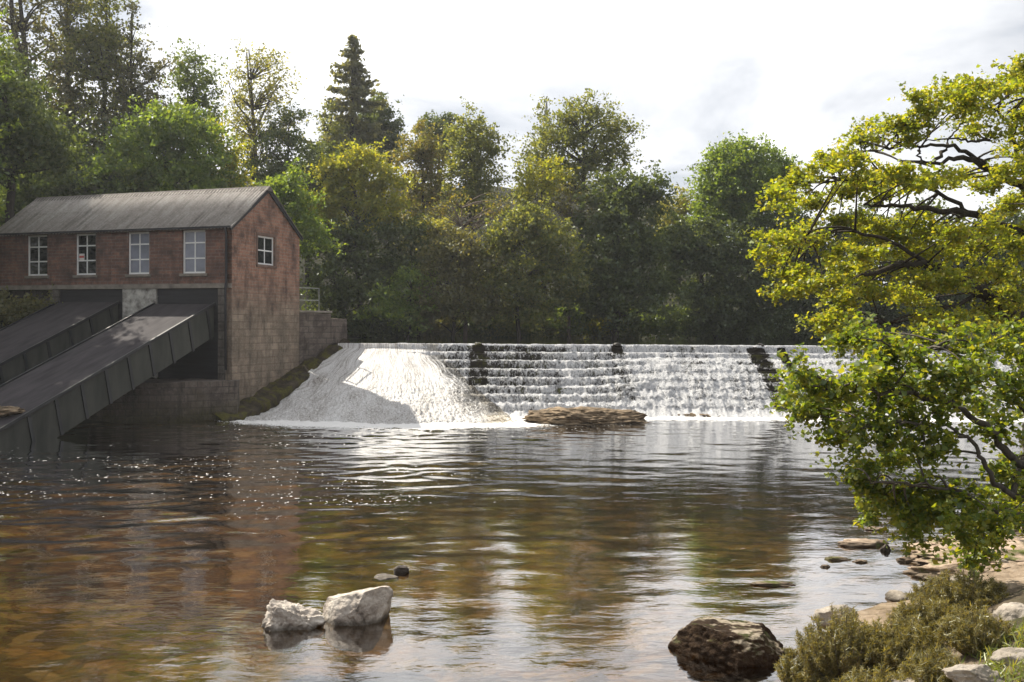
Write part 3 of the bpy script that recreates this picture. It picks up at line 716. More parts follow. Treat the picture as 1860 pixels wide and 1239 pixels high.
m = MB(); m.box((u0+.13, .108, z0+.36*(z1-z0)), (u0+.45, .118, z0+.52*(z1-z0))); nt = m.build('notice', M['notice_white'], wins[1])
m = MB(); m.box((u0+.15, .103, z0+.42*(z1-z0)), (u0+.43, .107, z0+.47*(z1-z0))); m.build('notice_band', M['notice_red'], wins[1])
gwin = window(*gw, 'y', 2, (.5,), 'glass_dark')
m = MB(); m.box((-.085, gw[0]-.12, gw[2]), (.025, gw[0]-.003, gw[3])); m.build('jamb_stone', M['sill_stone'], gwin)
m = MB(); m.box((-.085, gw[1]+.003, gw[2]), (.025, gw[1]+.12, gw[3])); m.build('jamb_stone', M['sill_stone'], gwin)
gwin['label'] = 'small four pane window in the gable'
# piers and dark openings under the string course
def xz(px, py): return fac(px, py)
zlow = -.6
def pier(px0, px1, mat, name='pier', proud=.0):
    x0 = fac(px0, 560)[0]; x1 = fac(px1, 560)[0]
    m = MB(); m.box((x0, .0-proud, zlow), (x1, 1.4, LZ-.162)); return m.build(name, M[mat], house, bevel=.015)
pier(90, 107, 'stone_pier'); pw = pier(223, 284, 'whitewash', proud=.03); pw['label'] = 'pier with flaking whitewash'; 
x0 = fac(396, 560)[0]; m = MB(); m.box((x0, -.02, zlow), (-TH-.004, 1.4, LZ-.162)); m.build('pier', M['stone_pier'], house, bevel=.015)
m = MB(); m.box((-L, .9, 3.0), (fac(90, 560)[0]-.004, 1.4, LZ-.162)); m.build('recess_wall', M['stone_pier'], house)
for a, b in ((107.5, 222.5), (284.5, 395.5)):
    xa = fac(a, 560)[0]+.004; xb = fac(b, 560)[0]-.004
    m = MB(); m.box((xa, .10, zlow), (xb, .22, LZ-.165))
    zz = LZ-.165
    for k in range(3): m.box((xa, .065, zz-.36*(k+1)+.03), (xb, .097, zz-.36*k-.01))
    m.build('opening_board', M['dark_board'], house)

# ------------------------------------------------------------------ two covered screw chutes
def chute(px0, px1, pytop, label, zlow_end, run, lateral=0.0):
    x0 = fac(px0, pytop)[0]; x1 = fac(px1, pytop)[0]; zt = fac((px0+px1)/2, pytop)[1]
    w = x1-x0
    org = P0+HX*x0+HY*(-.05); org.z = zt
    root = empty('screw_chute', org, label, 'chute', 'dark covered chutes running down from the brick house', rz=ANG)
    k = (zlow_end-zt)/run; dpt = 1.45
    m = MB(); T = .07
    m.hexa([(-.05, -run, k*run-T), (w+.10, -run, k*run-T), (w+.10, 0, -T), (-.05, 0, -T), (-.05, -run, k*run), (w+.10, -run, k*run), (w+.10, 0, 0), (-.05, 0, 0)])
    m.build('deck', M['chute_deck'], root, bevel=.015)
    for xx in (0.0, w-.08):
        m = MB(); m.hexa([(xx, -run, k*run-dpt*1.05-T), (xx+.08, -run, k*run-dpt*1.05-T), (xx+.08, 0, -dpt-T), (xx, 0, -dpt-T), (xx, -run, k*run-T-.003), (xx+.08, -run, k*run-T-.003), (xx+.08, 0, -T-.003), (xx, 0, -T-.003)])
        m.build('side_panel', M['chute_side'], root)
    nx_ = -k/math.hypot(1, k)
    m = MB(); m.hexa([(.085, -run, k*run-1.6), (w-.085, -run, k*run-1.6), (w-.085, 0, -1.5), (.085, 0, -1.5), (.085, -run, k*run-1.4), (w-.085, -run, k*run-1.4), (w-.085, 0, -1.3), (.085, 0, -1.3)]); m.build('trough_floor', M['chute_rib'], root)
    n_ = int(run/1.28)
    for i in range(n_):
        yy = -.55-i*1.28
        for xx in (-.004, w+.004):
            a = Vector((xx, yy, k*(-yy)-T-.02)); b = a+Vector((0, .42, -1.40))
            b = a+Vector((0, nx_*.0-.0, 0))+Vector((0, .62*nx_*1.4, -1.36))
            m = MB(); m.bar(a, b, .15, .10); m.build('rib', M['chute_rib'], root)
    m = MB(); m.bar((w+.06, -run, k*run+.01), (w+.06, -.02, .01), .09, .10); m.bar((-.02, -run, k*run+.01), (-.02, -.02, .01), .09, .10); m.build('edge_angle', M['chute_rib'], root)
    return root
chute(283, 390, 552, 'nearer dark covered chute sloping from the house right down into the river', .35, 12.6)
chute(109, 216, 549, 'farther dark covered chute, partly hidden behind the nearer one', 1.9, 8.6)

# ------------------------------------------------------------------ river walls
def prism(mb, plan, z0, z1):
    n = len(plan); mb.add([(x, y, z0) for x, y in plan]+[(x, y, z1) for x, y in plan], [tuple(range(n))[::-1], tuple(range(n, 2*n))]+[(i, (i+1) % n, n+(i+1) % n, n+i) for i in range(n)])
def lumpy(o, amp=.05, freq=1.2, cuts=.35):
    import bmesh
    bm = bmesh.new(); bm.from_mesh(o.data)
    for _ in range(7):
        es = [e for e in bm.edges if e.calc_length() > cuts*1.6]
        if not es: break
        bmesh.ops.subdivide_edges(bm, edges=es, cuts=1, use_grid_fill=True)
    bmesh.ops.triangulate(bm, faces=[f for f in bm.faces if len(f.verts) > 4])
    bm.normal_update()
    P = np.array([v.co[:] for v in bm.verts]); N = np.array([v.normal[:] for v in bm.verts])
    P += N*(amp*fbm(P*freq+5.5, 4))[:, None]
    for v, p in zip(bm.verts, P): v.co = p
    bm.to_mesh(o.data); bm.free(); return o
gb = P0+HY*S      # back corner of the gable
W0 = Vector((-8.75, 52.35, 0)); K0 = Vector((-12.35, 44.75, 0))
plat = MB()
lf = onz(158, 770); lf2 = lf+HY*2.6
prism(plat, [(lf.x, lf.y), (-14.9, 43.3), (K0.x, K0.y), (P0.x+.35, P0.y+.1), (P0.x-.4, P0.y+1.0), (lf2.x, lf2.y+.6)], -1.2, 1.75)
o = lumpy(plat.build('river_wall', M['stone_wall']), .07, 1.0)
tag(o, 'mossy stone river wall under the brick house right of the chutes', 'wall')
m = MB()
V = []; KP = [(W0.x, W0.y+.3, 3.42), (-9.75, 51.75, 2.65), (-10.45, 50.75, 1.95), (-11.25, 48.3, 1.05), (-12.0, 46.2, .45), (K0.x-.1, K0.y, .22), (-12.9, 44.0, .05)]
for i in range(len(KP)):
    x, y, z = KP[i]; a = Vector(KP[max(i-1, 0)][:2]); b = Vector(KP[min(i+1, len(KP)-1)][:2]); d = (b-a).normalized(); r_ = Vector((d.y, -d.x))
    if r_.x > 0: r_ = -r_
    for (k, dz) in ((-.34, -1.6), (-.30, -.02), (-.05, .12), (1.15, .30), (1.2, -1.6)): V.append((x+r_.x*k, y+r_.y*k, z+dz))
Fs = []
for i in range(len(KP)-1):
    for k in range(4): Fs.append((i*5+k, (i+1)*5+k, (i+1)*5+k+1, i*5+k+1))
m.add(V, Fs)
o = lumpy(m.build('mossy_kerb', M['lead_moss'], None, True), .20, 1.6, .22); tag(o, 'mossy sloping kerb descending between the brick gable and white water', 'kerb')
ww = empty('wing_wall', (gb.x, gb.y, 0), 'stepped grey stone wing wall joining the brick gable to the weir crest', 'wall')
E = Vector((-8.8, 53.0, 0)); d = (E-gb); d.z = 0; ln = d.length; d.normalize(); nn = Vector((-d.y, d.x, 0))
def wblock(a, b, ztop, name, mat, th=.8, z0=-.5):
    m = MB(); p = d*a; q = d*b
    prism(m, [(p.x, p.y), (q.x, q.y), (q.x+nn.x*th, q.y+nn.y*th), (p.x+nn.x*th, p.y+nn.y*th)], z0, ztop); return lumpy(m.build(name, M[mat], ww), .04, 1.4, .3)
z1 = at(575, 569, 52).z; z2 = at(615, 579, 52.6).z
wblock(.01, ln*.66, z1, 'tall_block', 'stone_wall'); wblock(ln*.66+.01, ln, z2, 'end_block', 'stone_wall')
m = MB(); p = d*.02; q = d*(ln*.66+.05); o_ = -nn*.05; r_ = nn*.86
prism(m, [(p.x+o_.x, p.y+o_.y), (q.x+o_.x, q.y+o_.y), (q.x+r_.x, q.y+r_.y), (p.x+r_.x, p.y+r_.y)], z1+.03, z1+.13); m.build('coping', M['concrete'], ww, bevel=.01)
rl = empty('railing', (gb.x, gb.y, z1+.13), 'short two bar grey metal railing on the wing wall', 'railing')
e = at(585, 560, 52.1); zr1 = at(585, 524, 52.1).z-(z1+.13); zr2 = at(585, 546, 52.1).z-(z1+.13)
le = (Vector((e.x, e.y, 0))-Vector((gb.x, gb.y, 0))).dot(d)
off = nn*.35
for s_ in (.12, le*.98): m = MB(); m.tube([d*s_+off, d*s_+off+Vector((0, 0, zr1+.03))], .035, 8); m.build('post', M['rail'], rl)
for zz in (zr1, zr2): m = MB(); m.tube([d*.05+off+Vector((0, 0, zz)), d*le+off+Vector((0, 0, zz))], .03, 8); m.build('rail', M['rail'], rl)
# rubble at the foot of the nearer chute
zt_ = fac(336, 552)[1]; k_ = (.35-zt_)/12.6; d_ = ray(14, 748); ww_ = Vector((0, 0, CAMH))
for it in range(400):          # where that sight line meets the deck of the nearer chute
    ww_ = ww_+d_*.12
    if ww_.z <= zt_+k_*-(ww_-P0-HY*(-.05)).dot(HY) and ww_.y > 20: break
rock('rubble_heap', 'brown stony rubble heap lying on the low end of the nearer chute', 'rubble', (ww_.x-.3, ww_.y, ww_.z+.02), (1.0, .75, .20), 91, 'outcrop', sub=5, rough=.2, freq=3.0, nfac=3, rz=ANG)
# stones that part the water on the weir crest
for i, (px, lb) in enumerate(((870, 'dark crest stone splitting the falling water, left of the three'), (1122, 'dark crest stone splitting the falling water, middle of the three'), (1382, 'dark crest stone above the dry strip of weir steps'))):
    p = at(px, 629, CREST_Y+.1); rock('crest_stone', lb, 'stone', (p.x, CREST_Y+.1, 3.30), (.26, .2, .17), 95+i, 'wet_stone', sub=4, group='stones along the weir crest')
#@@TREES@@
# ------------------------------------------------------------------ foliage
def leaf_geo(C, size, rs, shape='diamond', up=.5, elong=1.5, axis=None):
    """C (N,3) leaf centres -> vertices, quads and one random number per quad"""
    n = len(C)
    nrm = rs.normal(size=(n, 3)); nrm[:, 2] += up; nrm /= np.linalg.norm(nrm, axis=1)[:, None]
    a = rs.normal(size=(n, 3)) if axis is None else axis+rs.normal(size=(n, 3))*.35
    a -= (a*nrm).sum(1)[:, None]*nrm; a /= np.linalg.norm(a, axis=1)[:, None]+1e-9
    b = np.cross(nrm, a)
    s = (size*rs.uniform(.45, 1.45, n))[:, None]; rnd = rs.rand(n)
    if shape == 'diamond':
        l = s*elong*.5; w = s*.5; k = .22*s
        V = np.stack([C-a*l, C+b*w+nrm*k-a*l*.15, C+a*l, C-b*w+nrm*k-a*l*.15], 1).reshape(-1, 3)
        Q = np.arange(n*4).reshape(n, 4); return V, Q, rnd
    if shape == 'lobed':      # folded leaf with three points: two quads either side of the midrib
        l = s*.55; w = s*.55; k = .16*s
        base = C-a*l; tip = C+a*l*1.05-nrm*k*.6; r1 = C+b*w+nrm*k+a*l*.05; l1 = C-b*w+nrm*k+a*l*.05
        r2 = C+b*w*.42+a*l*.30+nrm*k*.35; l2 = C-b*w*.42+a*l*.30+nrm*k*.35
        br = C+b*w*.62-a*l*.62+nrm*k*.6; bl = C-b*w*.62-a*l*.62+nrm*k*.6
        V = np.stack([base, br, r1, r2, tip, l2, l1, bl], 1).reshape(-1, 3); o = np.arange(n)[:, None]*8
        Q = np.concatenate([o+np.array([[0, 1, 2, 3]]), o+np.array([[0, 3, 4, 5]]), o+np.array([[0, 5, 6, 7]])], 0)
        return V, Q, np.concatenate([rnd, rnd, rnd])
    if shape == 'blade':
        l = s*elong*.5; w = s*.11; k = .1*s
        V = np.stack([C-a*l-b*w, C-a*l+b*w, C+a*l+b*w*.2+nrm*k, C+a*l-b*w*.2+nrm*k], 1).reshape(-1, 3)
        return V, np.arange(n*4).reshape(n, 4), rnd
def leaves(name, geos, mat, parent):
    Vs, Qs, Rn, o = [], [], [], 0
    for V, Q, r in geos: Vs.append(V); Qs.append(Q+o); Rn.append(r); o += len(V)
    me = bpy.data.meshes.new(name); V = np.concatenate(Vs); Q = np.concatenate(Qs)
    if parent is not None: V = V-np.array(parent.location)[None]
    fill_quads(me, V, Q)
    me.attributes.new('rnd', 'FLOAT', 'FACE').data.foreach_set('value', np.concatenate(Rn).astype(np.float32))
    return link(name, me, mat, parent)
def clumps(blobs, rs, cr, dens=1.0, inner=.45):
    """blobs: (centre, radii) -> clump centres spread mostly through the outer part of each blob"""
    out = []
    for c, r in blobs:
        r = np.array(r); area = r[0]*r[2]*4
        n = max(3, int(dens*area/(cr*cr)*1.15))
        d = rs.normal(size=(n, 3)); d /= np.linalg.norm(d, axis=1)[:, None]
        k = inner+(1-inner)*rs.rand(n)**.6
        out.append(np.array(c)[None]+d*r[None]*k[:, None])
    return np.concatenate(out)
def spray(C, n, cr, rs, flat=.65, droop=0.0):
    """n leaves round every clump centre, gathered on a few short twigs so that the clump has an uneven outline"""
    m = len(C); nt_ = 5
    tw = rs.normal(size=(m, nt_, 3))*cr*np.array([1, 1, flat]); 
    idx = rs.randint(0, nt_, size=(m, n)); t = rs.rand(m, n)**.7
    P = C[:, None, :]+np.take_along_axis(tw, idx[:, :, None].repeat(3, 2), 1)*t[:, :, None]+rs.normal(size=(m, n, 3))*cr*.22*np.array([1, 1, .8])
    if droop: P[:, :, 2] -= droop*t*t
    return P.reshape(-1, 3)
def limbs(mb, trunk, trad, C, rs, frac, r0=.07):
    T = np.array(trunk)
    for c in C[rs.rand(len(C)) < frac]:
        low = T[T[:, 2] < c[2]-.4]
        if len(low) == 0: low = T[:1]
        j = np.argmin(np.linalg.norm(low-c, axis=1)+rs.rand(len(low))*1.5); s = low[j]
        mid = s*.5+c*.5+np.array([0, 0, .12*np.linalg.norm(c-s)])+rs.normal(size=3)*.25
        k = np.linspace(0, 1, 5)[:, None]; pts = (1-k)**2*s+2*k*(1-k)*mid+k*k*c
        mb.tube([tuple(p) for p in pts], [r0*(1-.8*q) for q in np.linspace(0, 1, 5)], 4)
def mk_trunk(base, top, rad, rs, lean=.35, n=9):
    k = np.linspace(0, 1, n); P = np.array(base)[None]*(1-k[:, None])+np.array(top)[None]*k[:, None]
    wob = np.cumsum(rs.normal(size=(n, 2))*lean*.35, 0); wob -= k[:, None]*wob[-1]; P[:, :2] += wob
    return [tuple(p) for p in P], [rad*(1-.78*q)+(.35*rad*math.exp(-q*14)) for q in k]
def wblobs(bl, D):
    out = []
    for b in bl:
        px, py, rx, ry = b[:4]; dd = D+(b[4] if len(b) > 4 else 0)
        c = at(px, py, dd); s = dd/F; out.append(((c.x, c.y, c.z), (rx*s, max(rx, ry)*s*.8, ry*s)))
    return out
SEED = [100]
def tree(name, label, D, base, blobs, pal, cr=.9, n=55, leaf=.25, dens=1.0, bark='bark_dark', rad=.28, top=None, frac=.14, group='trees along the far bank', inner=.5, flat=.65, extra=None, cat='tree', droop=0.0):
    SEED[0] += 1; rs = np.random.RandomState(SEED[0]); B = wblobs(blobs, D)
    bp = at(base, 560, D); bz = gz(bp.x, bp.y)
    root = empty(name, (bp.x, bp.y, bz), label, cat, group)
    tp = top or (blobs[0][0], blobs[0][1]); tw = at(tp[0], tp[1], D)
    pts, rd = mk_trunk((bp.x, bp.y, bz-.3), tuple(tw), rad, rs)
    C = clumps(B, rs, cr, dens, inner); mb = MB(); mb.tube(pts, rd, 8)
    limbs(mb, pts, rd, C, rs, frac, rad*.28)
    for ex in (extra or []): mb.tube([tuple(at(a, b, D+c)) for a, b, c in ex[0]], list(np.linspace(ex[1], ex[1]*.3, len(ex[0]))), 6)
    mb.v = [(a-bp.x, b-bp.y, c-bz) for a, b, c in mb.v]
    mb.build('trunk', M[bark], root, True)
    g = leaf_geo(spray(C, int(n*1.75), cr, rs, flat, droop), leaf*.74, rs)
    leaves('crown', [g], M['leaf_'+pal], root)
    return root
def spruce(name, label, D, base, apex, halfw, pybot, pal, leaf=.3):
    SEED[0] += 1; rs = np.random.RandomState(SEED[0])
    bp = at(base, 560, D); bz = gz(bp.x, bp.y); root = empty(name, (bp.x, bp.y, bz), label, 'tree', 'trees along the far bank')
    tp = np.array(at(apex[0], apex[1], D)); zb = at(apex[0], pybot, D).z; W = halfw*D/F; H = tp[2]-zb
    mb = MB(); mb.tube([(bp.x, bp.y, bz-.3), (tp[0], tp[1], zb), tuple(tp)], [.34, .24, .03], 8); pts_all = []
    z = 0.0
    while z < H:
        f = z/H; r = W*(f**.8)*rs.uniform(.75, 1.2)+.2; nb = 4
        for k in range(nb):
            th = rs.rand()*6.28; rr = r*rs.uniform(.6, 1.15); q = np.linspace(.12, 1, max(5, int(rr*9)))
            b0 = np.array([tp[0], tp[1], tp[2]-z]); dr = np.array([math.cos(th), math.sin(th), 0])
            L_ = b0+dr*(q[:, None]*rr)+np.array([0, 0, 1])*(-.42*rr*q+.30*rr*q*q)[:, None]
            if rs.rand() < .8: mb.tube([tuple(b0), tuple(L_[len(L_)//2]), tuple(L_[-1])], [.05, .035, .012], 4)
            rep = L_.repeat(4, 0); pts_all.append(rep+rs.normal(size=rep.shape)*np.array([.22, .22, .13])-np.array([0, 0, .12]))
        z += .34+.2*rs.rand()+.008*z
    mb.v = [(a-bp.x, b-bp.y, c-bz) for a, b, c in mb.v]; mb.build('trunk', M['bark_dark'], root, True)
    leaves('crown', [leaf_geo(np.concatenate(pts_all), leaf, rs, elong=1.9)], M['leaf_'+pal], root); return root

# --- tall thin trees on the hill at the left
tree('tall_pine', 'tall loose dark tree with leaning trunk at the left frame edge', 74, 62, [(20, -60, 70, 60), (15, 60, 40, 70), (75, 120, 45, 60), (45, 20, 60, 50), (90, 200, 50, 60), (20, 150, 40, 50)], 'pine', 1.0, 30, .24, .75, rad=.42, top=(35, -60), frac=.4, group='tall trees on the left hill',
     extra=[([(50, 260, 0), (40, 130, 0), (22, 40, 0), (18, -70, 0)], .32), ([(40, 150, 0), (0, 150, .5), (-20, 120, 1)], .2)])
tree('tall_pine', 'tall dark tree with straight trunk second from the left frame edge', 77, 118, [(118, -60, 55, 70), (112, 40, 50, 60), (135, 110, 55, 60), (105, 190, 60, 70), (140, 240, 60, 60), (120, 300, 70, 50)], 'pine', 1.0, 42, .24, .85, rad=.34, top=(116, -80), frac=.35, group='tall trees on the left hill')
tree('tall_larch', 'tall larch with yellowish top right of the dark pines', 76, 190, [(200, -20, 42, 40), (175, 50, 48, 55), (205, 85, 45, 50), (185, 150, 58, 60), (215, 210, 55, 55), (180, 260, 60, 50), (150, 90, 40, 60)], 'olive', .9, 46, .22, 1.0, rad=.30, top=(196, -40), frac=.3, group='tall trees on the left hill', droop=.4)
tree('tall_larch', 'slender larch with thin top and a long right branch above the house', 75, 236, [(240, 45, 18, 40), (235, 110, 38, 40), (262, 150, 40, 40), (295, 112, 16, 11), (278, 128, 22, 12), (236, 190, 45, 40), (270, 210, 45, 30), (230, 240, 60, 45)], 'pine', .7, 30, .2, .8, rad=.24, top=(240, 20), frac=.5, group='tall trees on the left hill', droop=.4,
     extra=[([(238, 165, 0), (268, 150, 0), (306, 112, 0)], .10)])
tree('broadleaf_tree', 'bright green broadleaf tree low at the left frame edge', 70, 15, [(15, 130, 42, 50), (40, 190, 40, 50), (10, 220, 50, 60), (30, 270, 55, 50)], 'mid', .9, 60, .26, 1.0, group='tall trees on the left hill', rad=.25)
tree('broadleaf_tree', 'dark shaded tree below the larches left of the round green tree', 72, 130, [(150, 300, 60, 50), (90, 290, 60, 60), (40, 330, 50, 50), (190, 330, 50, 40), (235, 270, 45, 45)], 'deep', 1.0, 60, .28, 1.1, group='tall trees on the left hill', rad=.25)
tree('slim_tree', 'slim upright tree standing clear against the sky left of the pale birch', 80, 352, [(352, 120, 28, 32), (340, 160, 30, 28), (372, 165, 24, 34), (350, 205, 36, 30), (330, 230, 30, 24), (375, 230, 30, 30)], 'mid', .75, 44, .22, .95, rad=.2, top=(355, 90), frac=.4, group='tall trees on the left hill')
tree('pale_birch', 'tall sparse pale birch with sky showing through its crown', 82, 466, [(455, 105, 38, 26), (478, 135, 46, 36), (430, 155, 36, 36), (505, 170, 34, 40), (455, 190, 50, 40), (425, 220, 36, 40), (520, 225, 34, 40), (480, 240, 50, 40), (440, 280, 50, 40)], 'sparse', .8, 24, .19, .8, bark='bark_grey', rad=.22, top=(452, 90), frac=.75, group='tall trees on the left hill',
     extra=[([(466, 330, 0), (462, 230, 0), (452, 150, 0), (448, 95, 0)], .18), ([(463, 240, 0), (490, 180, .4), (512, 140, .8)], .10), ([(463, 230, 0), (430, 190, -.4), (415, 150, -.8)], .10)])
tree('broadleaf_tree', 'small dark airy tree at the right foot of the pale birch', 80, 510, [(525, 225, 26, 28), (505, 265, 34, 30), (535, 275, 26, 34), (515, 310, 40, 30), (480, 310, 40, 30)], 'dark', .75, 44, .2, .95, rad=.18, frac=.4, group='tall trees on the left hill')
tree('round_tree', 'broad round green tree just behind the house roof', 66, 300, [(300, 228, 62, 36), (255, 260, 52, 44), (340, 250, 56, 44), (225, 300, 46, 44), (290, 300, 70, 50), (360, 300, 60, 50), (320, 345, 100, 44), (210, 345, 50, 40)], 'green', .85, 66, .22, 1.15, rad=.26, group='trees around the house')
tree('yellow_tree', 'small yellow-green tree above the right half of the house roof', 68, 415, [(420, 268, 20, 20), (410, 305, 30, 26), (425, 330, 28, 30), (385, 340, 30, 30), (370, 250, 30, 24)], 'yellow', .7, 56, .2, 1.1, rad=.16, group='trees around the house')
tree('yellow_tree', 'small yellow-green tree beside the apex of the gable', 62, 520, [(510, 318, 24, 20), (528, 350, 30, 30), (505, 370, 40, 36), (545, 385, 26, 40), (560, 430, 30, 40)], 'green', .7, 60, .2, 1.1, rad=.16, group='trees around the house')
tree('broadleaf_tree', 'dark tree in shade between the pale birch and the spruce', 86, 560, [(560, 330, 40, 40), (520, 340, 40, 40), (590, 300, 36, 40), (575, 390, 40, 50)], 'deep', .9, 60, .26, 1.1, group='trees around the house')
for (x, y, px_, lb) in ((-31.5, 50.5, -210, 'tall green tree on the bank beyond the left end of the house'), (-29.5, 44.0, -300, 'tall green tree on the bank left of the farther chute')):
    q = Vector((x, y, 0)); sx = 930+F*x/y
    tree('broadleaf_tree', lb, y, sx, [(sx-10, 100, 150, 110), (sx+60, 230, 130, 110), (sx-80, 220, 140, 120), (sx+20, 340, 170, 100), (sx-60, 420, 150, 100)]+([(-80, 70, 70, 62), (-75, 155, 70, 60)] if x < -31 else []), 'green', .8, 60, .2, 1.1, group='trees around the house', rad=.3)  # extra out-of-view crown blobs added to keep sun off the chute deck
tree('broadleaf_tree', 'tall dark leafy tree rising just behind the left end of the house roof', 56, 30, [(10, 190, 60, 50), (-40, 130, 70, 70), (80, 240, 60, 50), (0, 240, 90, 60), (40, 280, 100, 60), (-60, 250, 90, 80)], 'dark', .8, 58, .2, 1.1, group='trees around the house', rad=.3)
# --- far bank, from the gable to the right
spruce('spruce_tree', 'lone pointed spruce rising above the other trees', 98, 640, (640, 68), 82, 290, 'spruce', .24)
tree('round_tree', 'dark domed tree close behind the right side of the spruce', 104, 690, [(692, 215, 34, 34), (672, 240, 34, 40), (712, 248, 24, 30), (690, 275, 44, 36), (650, 270, 40, 36)], 'deep', .9, 70, .28, 1.2)
tree('airy_tree', 'airy olive tree at the left foot of the spruce', 96, 600, [(600, 225, 22, 40), (612, 265, 30, 40), (590, 290, 26, 30), (630, 300, 40, 36)], 'olive', .8, 44, .22, .9)
tree('yellow_maple', 'bright yellow-green maple with low boughs right of the house', 76, 655, [(640, 290, 36, 30), (612, 312, 36, 30), (675, 312, 42, 38), (705, 345, 34, 34), (600, 350, 44, 34), (650, 350, 48, 36), (578, 385, 28, 36), (640, 395, 60, 36), (700, 385, 34, 30)], 'yellow', .8, 62, .21, 1.1, rad=.24, frac=.25)
tree('shaded_tree', 'lower boughs of the bright yellow-green maple, shade in their dark leaf colour', 75, 640, [(600, 440, 50, 46), (660, 450, 50, 50), (620, 510, 60, 50), (690, 510, 40, 50), (590, 560, 46, 40), (650, 570, 60, 40)], 'dark', .9, 58, .24, 1.0, rad=.2, frac=.3)  # shaded lower part of the maple crown, shade put into darker leaves
tree('rust_tree', 'rust brown autumn tree between the maple and the olive poplar', 84, 770, [(768, 255, 36, 28), (785, 285, 30, 36), (755, 300, 34, 40), (775, 340, 44, 40), (760, 385, 44, 36)], 'rust', .8, 56, .21, 1.05, rad=.22, frac=.2)
tree('round_tree', 'small dark domed treetop seen behind the rust brown tree', 112, 805, [(803, 225, 32, 16), (790, 240, 24, 18), (820, 240, 26, 20), (805, 265, 40, 30)], 'deep', .9, 70, .28, 1.2)
tree('olive_poplar', 'upright olive green poplar left of the tall willow', 80, 860, [(856, 225, 28, 26), (835, 255, 26, 34), (882, 255, 28, 36), (860, 285, 46, 36), (842, 325, 34, 36), (885, 325, 28, 40), (862, 365, 50, 34)], 'olive', .8, 60, .2, 1.1, rad=.22, frac=.2)
tree('bare_tree', 'half bare reddish twiggy tree in front of the olive poplar', 74, 850, [(835, 375, 36, 24), (870, 385, 36, 24), (900, 365, 30, 26), (925, 385, 30, 20), (800, 400, 30, 30)], 'rust', .7, 14, .18, .6, bark='bark_pale', rad=.17, top=(838, 378), frac=.9, cat='tree',
     extra=[([(850, 470, 0), (845, 425, 0), (828, 385, 0), (815, 365, 0)], .13), ([(848, 440, 0), (868, 405, .4), (880, 375, .8)], .10), ([(858, 420, .2), (890, 400, .2), (915, 370, .5)], .07), ([(836, 405, 0), (858, 385, .3)], .06)])
tree('willow', 'tall olive willow with the highest crown of the middle bank', 82, 1060, [(1060, 195, 36, 28), (1030, 235, 40, 34), (1085, 225, 44, 34), (1125, 240, 34, 34), (990, 265, 36, 40), (1050, 275, 54, 36), (1110, 280, 34, 30), (965, 300, 30, 34), (1010, 320, 50, 36), (1070, 320, 46, 36), (960, 345, 36, 24)], 'olive', .85, 58, .2, 1.1, rad=.32, frac=.3, droop=.5,
     extra=[([(1085, 290, 0), (1120, 265, 0), (1155, 235, .3)], .09)])
tree('slim_tree', 'thin wispy treetop just left of the tall willow', 84, 992, [(993, 195, 14, 20), (985, 225, 18, 22), (1000, 250, 20, 24)], 'olive', .6, 24, .18, .7, rad=.14, top=(993, 175), frac=.6)
tree('yellow_tree', 'small yellow tree caught by sunlight under the tall willow', 78, 985, [(985, 310, 34, 26), (965, 330, 26, 22), (1005, 335, 30, 22)], 'yellow', .7, 48, .2, .9, rad=.14)
tree('bare_tree', 'small reddish bare tree in the gap under the tall willow', 77, 1040, [(1030, 355, 40, 34), (1060, 380, 34, 30), (1010, 385, 30, 26)], 'brown', .7, 18, .18, .7, bark='bark_pale', rad=.14, frac=.8, top=(1034, 330))
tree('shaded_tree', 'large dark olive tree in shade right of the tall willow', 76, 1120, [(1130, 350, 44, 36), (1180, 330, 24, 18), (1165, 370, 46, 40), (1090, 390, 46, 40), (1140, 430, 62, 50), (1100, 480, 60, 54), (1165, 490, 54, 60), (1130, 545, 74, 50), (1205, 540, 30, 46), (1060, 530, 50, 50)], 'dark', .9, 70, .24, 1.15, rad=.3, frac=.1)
tree('shaded_tree', 'olive tree with pale lit top in the middle of the bank', 73, 940, [(930, 420, 46, 34), (965, 400, 40, 32), (900, 460, 40, 44), (955, 470, 54, 50), (1005, 440, 40, 44), (920, 530, 54, 50), (985, 530, 54, 54), (1030, 500, 40, 46)], 'olive', .85, 60, .22, 1.1, rad=.2, frac=.15)
tree('brown_bush', 'brown rounded bush tree at the water right of the maple', 72, 820, [(830, 450, 40, 34), (800, 480, 38, 40), (855, 490, 40, 40), (830, 540, 60, 44), (785, 550, 36, 36), (880, 550, 40, 36)], 'brown', .8, 58, .21, 1.1, rad=.16, frac=.2)
tree('pale_bush', 'pale grey-green bush on the slope above the brown rounded bush', 77, 795, [(795, 410, 26, 26), (780, 435, 24, 26), (812, 430, 24, 22), (760, 455, 26, 30)], 'sparse', .7, 52, .2, 1.0, rad=.1, frac=.15)
tree('light_bush', 'light green drooping bush at the water between maple and brown bush', 71, 735, [(745, 505, 30, 20), (725, 535, 36, 26), (755, 530, 26, 24), (710, 570, 44, 30), (755, 570, 34, 30)], 'green', .7, 46, .2, .9, rad=.1, frac=.3)
tree('dark_bush', 'dark shaded bush tree under the rust brown tree', 76, 765, [(745, 420, 36, 30), (720, 440, 36, 40), (765, 480, 36, 36), (735, 480, 40, 30)], 'dark', .85, 56, .23, 1.0, rad=.12)
tree('slim_tree', 'small pale treetop in the dip left of the round tree on the right', 92, 1235, [(1232, 365, 26, 22), (1255, 385, 24, 24), (1215, 390, 30, 24), (1240, 410, 40, 30)], 'sparse', .8, 50, .22, 1.0, rad=.16)
